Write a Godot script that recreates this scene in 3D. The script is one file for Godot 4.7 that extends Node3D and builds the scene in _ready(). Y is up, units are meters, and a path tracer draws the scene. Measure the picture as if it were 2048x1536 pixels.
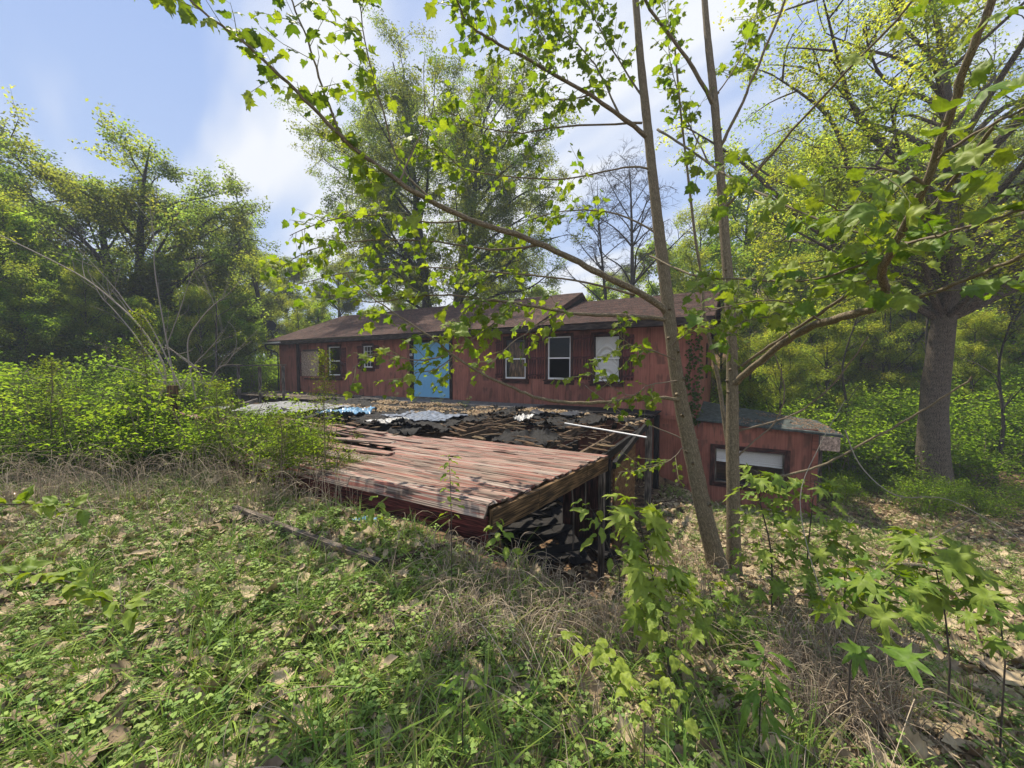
extends Node3D
# An overgrown, partly collapsed red house among spring trees.  House frame: x to the right along
# the front wall, z towards the viewer, origin at the right front corner; heights are world heights.

const EYE := Vector3(0, 1.6, 0)
const FOCAL := 768.0
const PITCH := 0.04554
const HOUSE_AT := Vector3(4.96, 0, -10.19)
const HOUSE_TURN := -0.51313

var rng := RandomNumberGenerator.new()
var used := {}
var M := {}
var TX := {}
var house_frame := Transform3D(Basis(Vector3.UP, HOUSE_TURN), HOUSE_AT)
var bumps := FastNoiseLite.new()
var patches := FastNoiseLite.new()


# ---------------------------------------------------------------- geometry collector
class Geo:
	var v := PackedVector3Array()
	var n := PackedVector3Array()
	var uv := PackedVector2Array()
	var c := PackedColorArray()
	var ix := PackedInt32Array()

	func vert(p: Vector3, nn: Vector3, u: Vector2, col := Color.WHITE) -> int:
		v.append(p); n.append(nn); uv.append(u); c.append(col)
		return v.size() - 1

	func face(a: Vector3, b: Vector3, d: Vector3, ua: Vector2, ub: Vector2, ud: Vector2, col := Color.WHITE):
		var nn := (d - a).cross(b - a).normalized()
		var k := v.size()
		vert(a, nn, ua, col); vert(b, nn, ub, col); vert(d, nn, ud, col)
		ix.append(k); ix.append(k + 1); ix.append(k + 2)

	# corners in order round the face; front = clockwise seen from "out"
	func quad(a: Vector3, b: Vector3, d: Vector3, e: Vector3, out: Vector3, uvs: Array, col := Color.WHITE):
		var nn := (d - a).cross(b - a).normalized()
		var k := v.size()
		if nn.dot(out) < 0.0:
			nn = -nn
			vert(a, nn, uvs[0], col); vert(e, nn, uvs[3], col); vert(d, nn, uvs[2], col); vert(b, nn, uvs[1], col)
		else:
			vert(a, nn, uvs[0], col); vert(b, nn, uvs[1], col); vert(d, nn, uvs[2], col); vert(e, nn, uvs[3], col)
		ix.append_array(PackedInt32Array([k, k + 1, k + 2, k, k + 2, k + 3]))

	func box(t: Transform3D, s: Vector3, col := Color.WHITE, off := Vector2.ZERO):
		for a in 3:
			var b := (a + 1) % 3
			var d := (a + 2) % 3
			if s[d] > s[b]:
				var q := b; b = d; d = q
			var vb := Vector3.ZERO; vb[b] = s[b] * 0.5
			var vd := Vector3.ZERO; vd[d] = s[d] * 0.5
			for sg in [-1.0, 1.0]:
				var va := Vector3.ZERO; va[a] = s[a] * 0.5 * sg
				var uvs := [off, off + Vector2(s[b], 0), off + Vector2(s[b], s[d]), off + Vector2(0, s[d])]
				quad(t * (va - vb - vd), t * (va + vb - vd), t * (va + vb + vd), t * (va - vb + vd), t.basis * va, uvs, col)

	# box from corner to corner
	func bar(a: Vector3, b: Vector3, col := Color.WHITE, off := Vector2.ZERO):
		box(Transform3D(Basis(), (a + b) * 0.5), (b - a).abs(), col, off)

	# a wall sheet whose texture runs upright, whatever its shape
	func panel(a: Vector3, b: Vector3):
		var p := [Vector3(a.x, a.y, b.z), Vector3(b.x, a.y, b.z), Vector3(b.x, b.y, b.z), Vector3(a.x, b.y, b.z)]
		var d := Vector3(0, 0, a.z - b.z)
		var u := [Vector2(a.x, a.y), Vector2(b.x, a.y), Vector2(b.x, b.y), Vector2(a.x, b.y)]
		quad(p[0], p[1], p[2], p[3], Vector3.BACK, u)
		quad(p[0] + d, p[1] + d, p[2] + d, p[3] + d, Vector3.FORWARD, u)
		for k in 4:
			var q := (k + 1) % 4
			var out: Vector3 = [Vector3.DOWN, Vector3.RIGHT, Vector3.UP, Vector3.LEFT][k]
			quad(p[k], p[q], p[q] + d, p[k] + d, out, [u[k], u[q], u[q] + Vector2(0.01, 0.01), u[k] + Vector2(0.01, 0.01)])

	# a beam between two points, w wide across, h high
	func beam(a: Vector3, b: Vector3, w: float, h: float, col := Color.WHITE, off := Vector2.ZERO):
		var x := (b - a).normalized()
		var up := Vector3.UP if absf(x.y) < 0.95 else Vector3.RIGHT
		var z := x.cross(up).normalized()
		var y := z.cross(x).normalized()
		box(Transform3D(Basis(x, y, z), (a + b) * 0.5), Vector3(a.distance_to(b), h, w), col, off)

	# a board with slightly warped length and softened upper edges, along local x of t
	func board(t: Transform3D, s: Vector3, seg: int, warp: float, r: RandomNumberGenerator, col: Color, off: Vector2, ragged := 0.0):
		var bev := minf(0.004, s.y * 0.25)
		var w := s.z * 0.5
		var sec := [Vector2(-w, -s.y), Vector2(-w, -bev), Vector2(-w + bev, 0), Vector2(w - bev, 0), Vector2(w, -bev), Vector2(w, -s.y)]
		var ring := []
		var bow := r.randf_range(-1, 1) * warp
		var cup := r.randf_range(0, 1) * warp * 0.4
		for i in seg + 1:
			var f := float(i) / seg
			var y := bow * sin(f * PI) + r.randf_range(-0.3, 0.3) * warp
			var pts := []
			for q in sec:
				var xx := (f - 0.5) * s.x
				if ragged > 0.0 and (i == 0 or i == seg):
					xx += r.randf_range(-1, 1) * ragged
				pts.append(t * Vector3(xx, q.y + y + (cup if absf(q.x) > w - 0.001 else 0.0), q.x))
			ring.append(pts)
		var vv := [0.0, s.y, s.y + bev, s.y + bev + s.z, s.y + 2 * bev + s.z, 2 * s.y + s.z, 2 * s.y + 2 * s.z]
		for i in seg:
			for k in 6:
				var a: Vector3 = ring[i][k]
				var b: Vector3 = ring[i + 1][k]
				var d: Vector3 = ring[i + 1][(k + 1) % 6]
				var e: Vector3 = ring[i][(k + 1) % 6]
				var u0 := float(i) / seg * s.x
				var u1 := float(i + 1) / seg * s.x
				var mid := t * Vector3((float(i) + 0.5) / seg * s.x - s.x * 0.5, -s.y * 0.5, 0)
				quad(a, b, d, e, (a + d) * 0.5 - mid, [off + Vector2(u0, vv[k]), off + Vector2(u1, vv[k]), off + Vector2(u1, vv[k + 1]), off + Vector2(u0, vv[k + 1])], col)
		for i in [0, seg]:
			var p: Array = ring[i]
			var out := t.basis.x * (-1.0 if i == 0 else 1.0)
			var z := [off, off + Vector2(0.02, 0), off + Vector2(0.02, 0.02), off + Vector2(0, 0.02)]
			quad(p[0], p[1], p[4], p[5], out, z, col)
			quad(p[1], p[2], p[3], p[4], out, z, col)

	func tube(p: PackedVector3Array, r: PackedFloat32Array, sides: int, rough := 0.0, g: RandomNumberGenerator = null, col := Color.WHITE):
		var m := p.size()
		if m < 2:
			return
		var dir := (p[1] - p[0]).normalized()
		var ax := dir.cross(Vector3.UP if absf(dir.y) < 0.9 else Vector3.RIGHT).normalized()
		var base := v.size()
		var len := 0.0
		var rep := maxf(1.0, roundf(r[0] * TAU / 0.25))
		for i in m:
			var d := (p[mini(i + 1, m - 1)] - p[maxi(i - 1, 0)]).normalized()
			ax = (ax - d * ax.dot(d)).normalized()
			var ay := d.cross(ax)
			if i > 0:
				len += p[i].distance_to(p[i - 1])
			for k in sides + 1:
				var th := TAU * (k % sides) / sides
				var o := ax * cos(th) + ay * sin(th)
				var rr := r[i]
				if rough > 0.0:
					rr *= 1.0 + rough * sin(th * 2.0 + len * 3.1) * 0.5 + rough * sin(th * 3.0 - len * 5.3 + 1.0) * 0.5
				vert(p[i] + o * rr, o, Vector2(rep * k / sides, len / 0.25), col)
		for i in m - 1:
			for k in sides:
				var a := base + i * (sides + 1) + k
				var b := a + sides + 1
				ix.append_array(PackedInt32Array([a, b, b + 1, a, b + 1, a + 1]))
		var k0 := base + (m - 1) * (sides + 1)
		for k in range(1, sides - 1):
			ix.append_array(PackedInt32Array([k0, k0 + k + 1, k0 + k]))

	func add(o: Geo, t: Transform3D, col := Color.WHITE):
		var k := v.size()
		for i in o.v.size():
			v.append(t * o.v[i]); n.append((t.basis * o.n[i]).normalized()); uv.append(o.uv[i]); c.append(o.c[i] * col)
		for i in o.ix:
			ix.append(k + i)

	func mesh(colored := false) -> ArrayMesh:
		var a := []
		a.resize(Mesh.ARRAY_MAX)
		a[Mesh.ARRAY_VERTEX] = v; a[Mesh.ARRAY_NORMAL] = n; a[Mesh.ARRAY_TEX_UV] = uv; a[Mesh.ARRAY_INDEX] = ix
		if colored:
			a[Mesh.ARRAY_COLOR] = c
		var me := ArrayMesh.new()
		me.add_surface_from_arrays(Mesh.PRIMITIVE_TRIANGLES, a)
		return me


# ---------------------------------------------------------------- small helpers
func numbered(called: String) -> String:
	if not used.has(called):
		used[called] = 0
		return called
	used[called] += 1
	return "%s_%03d" % [called, used[called]]

func tag(o: Node, label: String, category: String, group := "", kind := "") -> Node:
	if label: o.set_meta("label", label)
	if category: o.set_meta("category", category)
	if group: o.set_meta("group", group)
	if kind: o.set_meta("kind", kind)
	return o

func thing(called: String, label: String, category: String, at := Vector3.ZERO, turn := 0.0, group := "") -> Node3D:
	var o := Node3D.new()
	o.name = numbered(called)
	add_child(o)
	o.position = at
	o.rotation.y = turn
	tag(o, label, category, group)
	return o

func part(called: String, me: Mesh, m: Material, parent: Node, t := Transform3D()) -> MeshInstance3D:
	var o := MeshInstance3D.new()
	o.name = called
	o.mesh = me

	o.set_surface_override_material(0, m)

	o.transform = t
	if parent == self:
		o.name = numbered(called)
	else:
		var k := "%d/%s" % [parent.get_instance_id(), called]
		if used.has(k):
			used[k] += 1
			o.name = "%s_%03d" % [called, used[k]]
		else:
			used[k] = 0
	parent.add_child(o, true)
	return o

func multi(called: String, me: Mesh, m: Material, xf: Array, cols: Array, parent: Node) -> MultiMeshInstance3D:
	var mm := MultiMesh.new()
	mm.transform_format = MultiMesh.TRANSFORM_3D
	mm.use_colors = cols.size() > 0
	mm.mesh = me
	mm.instance_count = xf.size()
	for i in xf.size():
		mm.set_instance_transform(i, xf[i])
		if cols.size() > 0:
			mm.set_instance_color(i, cols[i])
	var o := MultiMeshInstance3D.new()
	o.name = numbered(called) if parent == self else called
	o.multimesh = mm
	o.set_meta("kind", "stuff")
	me.surface_set_material(0, m)
	parent.add_child(o, true)
	return o

func copy(src: Node3D, called: String, label := "", group := "") -> Node3D:
	var o: Node3D = src.duplicate()
	o.name = numbered(called)
	add_child(o)
	if label: o.set_meta("label", label)
	if group: o.set_meta("group", group)
	return o

func rf(a: float, b: float) -> float:
	return rng.randf_range(a, b)

func ss(a: float, b: float, x: float) -> float:
	var t := clampf((x - a) / (b - a), 0.0, 1.0)
	return t * t * (3.0 - 2.0 * t)

# the point that shows at pixel (x, y) of the 2048 x 1536 photograph, d metres in front of the eye
func px(x: float, y: float, d: float) -> Vector3:
	var cx := (x - 1024.0) / FOCAL
	var cy := (768.0 - y) / FOCAL
	return EYE + d * (Vector3(0, -sin(PITCH), -cos(PITCH)) + cx * Vector3.RIGHT + cy * Vector3(0, cos(PITCH), -sin(PITCH)))

# where that pixel's ray meets the ground
func on_ground(x: float, y: float) -> Vector3:
	var dir := (px(x, y, 1.0) - EYE)
	var t := 0.5
	while t < 60.0:
		var p := EYE + dir * t
		if p.y < ground_y(p.x, p.z):
			break
		t += 0.02 + t * 0.004
	var q := EYE + dir * t
	return Vector3(q.x, ground_y(q.x, q.z), q.z)

func seen_at(p: Vector3) -> Vector3:
	var r := p - EYE
	var d := r.dot(Vector3(0, -sin(PITCH), -cos(PITCH)))
	var h := r.dot(Vector3(0, cos(PITCH), -sin(PITCH)))
	return Vector3(1024.0 + FOCAL * r.x / d, 768.0 - FOCAL * h / d, d)

func local(p: Vector3) -> Vector3:
	return house_frame.affine_inverse() * p

func hw(x: float, y: float, z: float) -> Vector3:
	return house_frame * Vector3(x, y, z)

func table(t: Array, x: float) -> float:
	for i in t.size() - 1:
		if x <= t[i + 1].x:
			var f: float = clampf((x - t[i].x) / (t[i + 1].x - t[i].x), 0.0, 1.0)
			return lerpf(t[i].y, t[i + 1].y, f)
	return t[t.size() - 1].y

var right_slope := [Vector2(-60, 15.0), Vector2(-34, 8.0), Vector2(-20, 2.6), Vector2(-11, -1.2), Vector2(-6, -2.15), Vector2(0, -1.98), Vector2(3, -1.5), Vector2(6.4, -0.75), Vector2(8.5, -0.3), Vector2(11, -0.02), Vector2(14, 0.05)]
var left_slope := [Vector2(-60, 3.0), Vector2(-8, 0.4), Vector2(0, 0.05), Vector2(8.5, 0.08), Vector2(11, 0.0), Vector2(14, 0.0)]

func plain_ground(x: float, z: float) -> float:
	var q := local(Vector3(x, 0, z))
	var w := ss(-2.0, 0.3, q.x)
	var h := lerpf(table(left_slope, q.z), table(right_slope, q.z), w)
	h -= 0.035 * clampf(q.x - 4.0, 0.0, 12.0) * ss(14.0, 4.0, q.z)
	h += bumps.get_noise_2d(x * 14.0, z * 14.0) * 0.05 + bumps.get_noise_2d(x * 3.0 + 70.0, z * 3.0) * 0.09 * ss(2.0, 7.0, Vector2(x, z).length())
	return h

func ground_y(x: float, z: float) -> float:
	var h := plain_ground(x, z)
	var q := local(Vector3(x, 0, z))
	var e := ss(8.5, 8.25, q.z) * ss(-0.4, 0.2, q.z) * ss(-13.0, -12.6, q.x) * ss(0.3, -0.9, q.x)
	return lerpf(h, minf(h, -1.75), e)

func under_cover(p: Vector3) -> bool:      # inside the building or under the porch roof
	var q := local(p)
	if q.x > -20.0 and q.x < 0.05 and q.z < 0.1 and q.z > -8.5: return true
	if q.x > -12.8 and q.x < -0.85 and q.z < 8.75 and q.z > 0.0: return true
	if q.x > -19.5 and q.x < -12.5 and q.z < 2.6 and q.z > 0.0: return true
	return q.x > -0.1 and q.x < 2.75 and q.z < 0.15 and q.z > -2.4

func catmull(p: Array, n: int) -> PackedVector3Array:
	var out := PackedVector3Array()
	var m := p.size()
	for i in m - 1:
		var a: Vector3 = p[maxi(i - 1, 0)]
		var b: Vector3 = p[i]
		var c: Vector3 = p[i + 1]
		var d: Vector3 = p[mini(i + 2, m - 1)]
		for k in n:
			out.append(b.cubic_interpolate(c, a, d, float(k) / n))
	out.append(p[m - 1])
	return out

func taper(n: int, a: float, b: float) -> PackedFloat32Array:
	var r := PackedFloat32Array()
	for i in n:
		r.append(lerpf(a, b, float(i) / (n - 1)))
	return r


# ---------------------------------------------------------------- materials
func noise(freq: float, octaves := 4, kind := FastNoiseLite.TYPE_SIMPLEX_SMOOTH, sd := 1) -> FastNoiseLite:
	var f := FastNoiseLite.new()
	f.noise_type = kind
	f.frequency = freq
	f.seed = sd
	f.fractal_type = FastNoiseLite.FRACTAL_FBM
	f.fractal_octaves = octaves
	return f

func picture(w: int, h: int, f: Callable) -> ImageTexture:
	var im := Image.create(w, h, false, Image.FORMAT_RGB8)
	for y in h:
		for x in w:
			im.set_pixel(x, y, f.call(x, y))
	return ImageTexture.create_from_image(im)

# noise that repeats after w x h pixels
func wrap_noise(n: FastNoiseLite, x: float, y: float, w: float, h: float, sx := 1.0, sy := 1.0) -> float:
	var fx := x / w
	var fy := y / h
	var a := n.get_noise_2d(x * sx, y * sy)
	var b := n.get_noise_2d((x - w) * sx, y * sy)
	var c := n.get_noise_2d(x * sx, (y - h) * sy)
	var bx := ss(0.75, 1.0, fx)
	var by := ss(0.75, 1.0, fy)
	return lerpf(lerpf(a, b, bx), c, by)

func mat(called: String, col: Color, rough := 0.9, tex: Texture2D = null, scale := 1.0) -> StandardMaterial3D:
	var m := StandardMaterial3D.new()
	m.resource_name = called
	m.albedo_color = col
	m.roughness = rough
	m.metallic_specular = 0.35
	if tex:
		m.albedo_texture = tex
		m.uv1_scale = Vector3(scale, scale, scale)
	M[called] = m
	return m

func lin(r: float, g: float, b: float) -> Color:
	return Color(r, g, b).linear_to_srgb()

func relief(m: StandardMaterial3D, tex: Texture2D, cm: float):
	m.heightmap_enabled = true
	m.heightmap_texture = tex
	m.heightmap_scale = cm

func leaf_mat(called: String, col := Color.WHITE, back := 0.9, rough := 0.55) -> StandardMaterial3D:
	var m := mat(called, col, rough)
	m.vertex_color_use_as_albedo = true
	m.backlight_enabled = true
	m.backlight = Color(back, back, back * 0.55)
	m.cull_mode = BaseMaterial3D.CULL_DISABLED
	m.metallic_specular = 0.4
	return m

func make_materials():
	var n1 := noise(0.02, 5, FastNoiseLite.TYPE_SIMPLEX_SMOOTH, 3)
	var n2 := noise(0.08, 3, FastNoiseLite.TYPE_SIMPLEX_SMOOTH, 8)
	var n3 := noise(0.3, 2, FastNoiseLite.TYPE_VALUE, 21)
	# worn red porch boards: grain runs along u; 1 unit of u = 2 m, 1 of v = 0.5 m
	var worn := func(x, y):
		var g := wrap_noise(n2, x, y, 512, 256, 0.05, 2.4)
		var p := wrap_noise(n1, x, y, 512, 256, 0.22, 1.5) + 0.5 * wrap_noise(n2, x, y, 512, 256, 0.03, 0.6)
		var d := wrap_noise(n1, x + 900.0, y, 512, 256, 0.3, 1.2) + 0.4 * wrap_noise(n3, x, y, 512, 256, 0.02, 0.5)
		var wood := Color(0.66, 0.61, 0.57).lerp(Color(0.38, 0.335, 0.31), clampf(0.42 + g * 1.5, 0.0, 1.0))
		var red := Color(0.62, 0.43, 0.39).lerp(Color(0.46, 0.29, 0.26), clampf(0.5 + g, 0.0, 1.0))
		var col := wood.lerp(red, ss(0.0, 0.34, p + g * 0.35))
		return col.lerp(Color(0.22, 0.19, 0.18), ss(0.14, 0.5, d) * 0.8)
	TX.worn = picture(512, 256, worn)
	var grain := func(x, y):
		var g := wrap_noise(n2, x, y, 256, 256, 0.12, 3.0)
		var h := wrap_noise(n1, x, y, 256, 256, 0.4, 1.5)
		var q := clampf(0.62 + g * 0.55 + h * 0.4, 0.15, 1.0)
		return Color(q, q, q)
	TX.grain = picture(256, 256, grain)
	# painted plywood siding with fine vertical scoring
	var siding := func(x, y):
		var g := wrap_noise(n2, x, y, 256, 256, 2.2, 0.07)
		var h := wrap_noise(n1, x, y, 256, 256, 0.6, 0.4)
		var s := wrap_noise(n1, x + 300.0, y + 77.0, 256, 256, 1.6, 0.5)
		var q := 0.88 + g * 0.12 + h * 0.16
		var col := Color(q, q, q)
		col = col.lerp(Color(0.50, 0.60, 0.60), ss(0.14, 0.5, s) * 0.5)
		return col.lerp(Color(0.95, 1.0, 1.0), ss(0.3, 0.6, g - s) * 0.4)
	TX.siding = picture(256, 256, siding)
	var mottle := func(x, y):
		var h := wrap_noise(n1, x, y, 256, 256, 1.5, 1.5)
		var g := wrap_noise(n3, x, y, 256, 256, 1.0, 1.0)
		var q := clampf(0.75 + h * 0.35 + g * 0.22, 0.1, 1.0)
		return Color(q, q, q)
	TX.mottle = picture(256, 256, mottle)
	# shingle courses: tabs in rows with staggered slots
	var shingle := func(x, y):
		var row := int(y) / 32
		var xo := (int(x) + (row % 2) * 32 + (row * 37) % 19) % 64
		var tab := (int(x) + (row % 2) * 32 + (row * 37) % 19) / 64
		var q: float = 0.72 + 0.18 * fposmod(sin(tab * 12.9 + row * 78.2) * 43758.5, 1.0) + n3.get_noise_2d(x, y) * 0.3
		if xo < 3: q *= 0.55
		if int(y) % 32 < 3: q *= 0.6
		var m := wrap_noise(n1, x, y, 512, 512, 1.0, 1.0)
		return Color(q, q, q).lerp(Color(q * 0.75, q * 0.85, q * 0.9), ss(0.05, 0.4, m))
	TX.shingle = picture(512, 512, shingle)
	# furrowed bark
	var ridge := noise(0.035, 3, FastNoiseLite.TYPE_SIMPLEX_SMOOTH, 12)
	ridge.fractal_type = FastNoiseLite.FRACTAL_RIDGED
	var bark := func(x, y):
		var r := wrap_noise(ridge, x, y, 128, 256, 1.8, 0.4)
		var h := wrap_noise(n2, x, y, 128, 256, 1.4, 0.7)
		var q := clampf(0.55 + r * 0.42 + h * 0.18, 0.08, 1.0)
		return Color(q, q, q)
	TX.bark = picture(128, 256, bark)
	# young sycamore: smooth olive grey with tan flakes
	var flake := noise(0.03, 3, FastNoiseLite.TYPE_SIMPLEX_SMOOTH, 31)
	var syc := func(x, y):
		var a := wrap_noise(flake, x, y, 256, 512, 1.2, 0.45)
		var b := wrap_noise(n2, x, y, 256, 512, 1.2, 0.6)
		var e := wrap_noise(n3, x, y, 256, 512, 0.6, 0.25)
		var col := Color(0.50, 0.47, 0.40).lerp(Color(0.62, 0.58, 0.50), ss(-0.15, 0.3, a))
		col = col.lerp(Color(0.40, 0.35, 0.28), ss(0.12, 0.3, b - a * 0.4) * 0.7)
		col = col.lerp(Color(0.27, 0.22, 0.17), ss(0.30, 0.5, a * 0.6 - b) * 0.8)
		return col * (1.0 + e * 0.18)
	TX.syc = picture(256, 512, syc)
	var dirt := func(x, y):
		var a := wrap_noise(n1, x, y, 256, 256, 1.2, 1.2)
		var b := wrap_noise(n3, x, y, 256, 256, 0.6, 0.6)
		var col := Color(0.34, 0.27, 0.20).lerp(Color(0.52, 0.43, 0.33), clampf(0.5 + a + b * 0.7, 0.0, 1.0))
		return col.lerp(Color(0.17, 0.13, 0.10), ss(0.05, 0.5, b - a * 0.5))
	TX.dirt = picture(256, 256, dirt)
	# veins of a lobed leaf; leaf tip at v = 0, stalk at v = 1
	var veins := func(x, y):
		var p := Vector2((x - 64.0) / 64.0, (112.0 - y) / 112.0)
		var best := 1.0
		for a in [0.0, 0.62, -0.62, 1.25, -1.25]:
			var d := Vector2(sin(a), cos(a))
			var s := p.dot(d)
			if s > 0.0:
				best = minf(best, absf(p.cross(d)) / (0.012 + 0.012 * (1.0 - s)))
				var side := absf(p.cross(d))
				var rib := absf(fposmod((s - side * 0.8) * 7.0, 1.0) - 0.5)
				if side < 0.30 and rib < 0.05: best = minf(best, 1.2)
		var q := 0.86 + n1.get_noise_2d(x * 2.0, y * 2.0) * 0.16
		var c := Color(q, q, q * 0.96)
		return c.lerp(Color(1.0, 1.0, 0.8), clampf(1.35 - best, 0.0, 1.0) * 0.55)
	TX.veins = picture(128, 128, veins)
	# leaf mould, tar paper and the like
	var osb := func(x, y):
		var a := wrap_noise(n2, x, y, 256, 256, 0.5, 1.4)
		var b := wrap_noise(n1, x, y, 256, 256, 1.6, 0.7)
		return Color(0.62, 0.52, 0.38).lerp(Color(0.36, 0.27, 0.18), clampf(0.5 + a * 0.8 + b * 0.7, 0.0, 1.0))
	TX.osb = picture(256, 256, osb)

	var m := mat("worn_red_boards", Color(1, 1, 1), 0.85, TX.worn); m.uv1_scale = Vector3(0.5, 2.0, 1); m.vertex_color_use_as_albedo = true
	relief(m, TX.worn, 0.35)
	m = mat("siding", lin(0.33, 0.122, 0.085), 0.85, TX.siding); m.uv1_scale = Vector3(0.55, 0.55, 1); relief(m, TX.siding, 0.25)
	for k in 3:
		m = mat("siding_%d" % k, lin([0.31, 0.36, 0.27][k], [0.12, 0.138, 0.105][k], [0.087, 0.10, 0.078][k]), 0.88, TX.siding); m.uv1_scale = Vector3(0.55 - 0.07 * k, 0.4 + 0.1 * k, 1); m.uv1_offset = Vector3(0.31 * k, 0.17 * k, 0); relief(m, TX.siding, 0.3)
	m = mat("old_red_trim", lin(0.125, 0.048, 0.038), 0.75, TX.grain)
	m = mat("shutter_red", lin(0.21, 0.055, 0.05), 0.6, TX.grain)
	m = mat("dark_trim", lin(0.055, 0.033, 0.028), 0.8, TX.grain)
	m = mat("fascia_grey", lin(0.10, 0.075, 0.065), 0.7, TX.grain)
	m = mat("white_vinyl", lin(0.70, 0.70, 0.70), 0.4)
	m = mat("blue_paint", lin(0.17, 0.40, 0.63), 0.6)
	m = mat("plywood", lin(0.62, 0.47, 0.38), 0.85, TX.mottle, 1.3)
	m = mat("plywood_brown", lin(0.30, 0.17, 0.08), 0.85, TX.grain, 1.0)
	m = mat("roof_shingles", lin(0.165, 0.095, 0.075), 0.95, TX.shingle); m.uv1_scale = Vector3(0.45, 0.45, 1); relief(m, TX.shingle, 0.5)
	m = mat("grey_wood", lin(0.30, 0.26, 0.22), 0.9, TX.grain, 0.9); m.vertex_color_use_as_albedo = true; relief(m, TX.grain, 0.3)
	m = mat("rafter_wood", lin(0.27, 0.19, 0.12), 0.9, TX.grain, 0.9); m.vertex_color_use_as_albedo = true; relief(m, TX.grain, 0.3)
	m = mat("treated_beam", lin(0.26, 0.16, 0.075), 0.8, TX.grain, 0.9); relief(m, TX.grain, 0.2)
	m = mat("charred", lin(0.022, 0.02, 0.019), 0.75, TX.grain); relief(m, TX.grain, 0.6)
	m = mat("tar_paper", lin(0.014, 0.0135, 0.0135), 0.8, TX.mottle, 1.0); relief(m, TX.mottle, 0.6)
	m = mat("membrane", lin(0.33, 0.34, 0.36), 0.55, TX.mottle, 0.8); relief(m, TX.mottle, 0.5)
	m = mat("concrete", lin(0.24, 0.23, 0.215), 0.95, TX.mottle, 0.6); relief(m, TX.mottle, 0.4)
	m = mat("osb", Color(0.8, 0.75, 0.7), 0.9, TX.osb, 1.2); relief(m, TX.osb, 0.2)
	m = mat("blue_tarp", lin(0.20, 0.42, 0.66), 0.35, TX.mottle, 1.0)
	m = mat("dull_tarp", lin(0.26, 0.31, 0.40), 0.4, TX.mottle, 1.0)
	m = mat("black_plastic", lin(0.05, 0.055, 0.065), 0.3)
	m = mat("white_plastic", lin(0.62, 0.62, 0.6), 0.4, TX.mottle, 1.0)
	m = mat("curtain_cloth", lin(0.66, 0.66, 0.64), 0.9); m.backlight_enabled = true; m.backlight = Color(0.5, 0.5, 0.5)
	m = mat("green_roll_roof", lin(0.10, 0.12, 0.115), 0.9, TX.mottle, 0.7); relief(m, TX.mottle, 0.3)
	m = mat("pale_metal", lin(0.55, 0.55, 0.53), 0.45)
	m = mat("dark_metal", lin(0.012, 0.012, 0.014), 0.75)
	m = mat("inside", lin(0.12, 0.10, 0.09), 0.95)
	m = mat("foundation", lin(0.16, 0.15, 0.14), 0.95, TX.mottle, 0.6)
	m = mat("ground", Color(1, 1, 1), 1.0, TX.dirt, 0.55); relief(m, TX.dirt, 2.0)
	m = mat("bark", lin(0.27, 0.225, 0.18), 0.95, TX.bark, 0.5); relief(m, TX.bark, 2.0)
	m = mat("far_bark", lin(0.13, 0.115, 0.10), 0.95, TX.bark, 0.5)
	m = mat("sycamore_bark", Color(0.88, 0.87, 0.84), 0.85, TX.syc, 0.5); relief(m, TX.syc, 0.12)
	m = mat("twig", lin(0.19, 0.155, 0.115), 0.85)
	m = mat("dark_twig", lin(0.06, 0.05, 0.04), 0.85)
	m = mat("bare_twig", lin(0.27, 0.24, 0.19), 0.85)
	m = mat("green_stem", lin(0.16, 0.17, 0.07), 0.8)
	m = mat("glass", Color(0.35, 0.4, 0.4, 0.03), 0.05); m.transparency = BaseMaterial3D.TRANSPARENCY_ALPHA; m.metallic_specular = 0.22
	m = leaf_mat("leaf", Color.WHITE, 1.3)
	m = leaf_mat("veined_leaf", Color.WHITE, 1.15); m.albedo_texture = TX.veins
	m = leaf_mat("blade", Color.WHITE, 0.7, 0.6)
	m = leaf_mat("dead_leaf", Color.WHITE, 0.3, 0.85); m.albedo_texture = TX.veins
	m = mat("dry_stalk", Color.WHITE, 0.9); m.vertex_color_use_as_albedo = true


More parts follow.
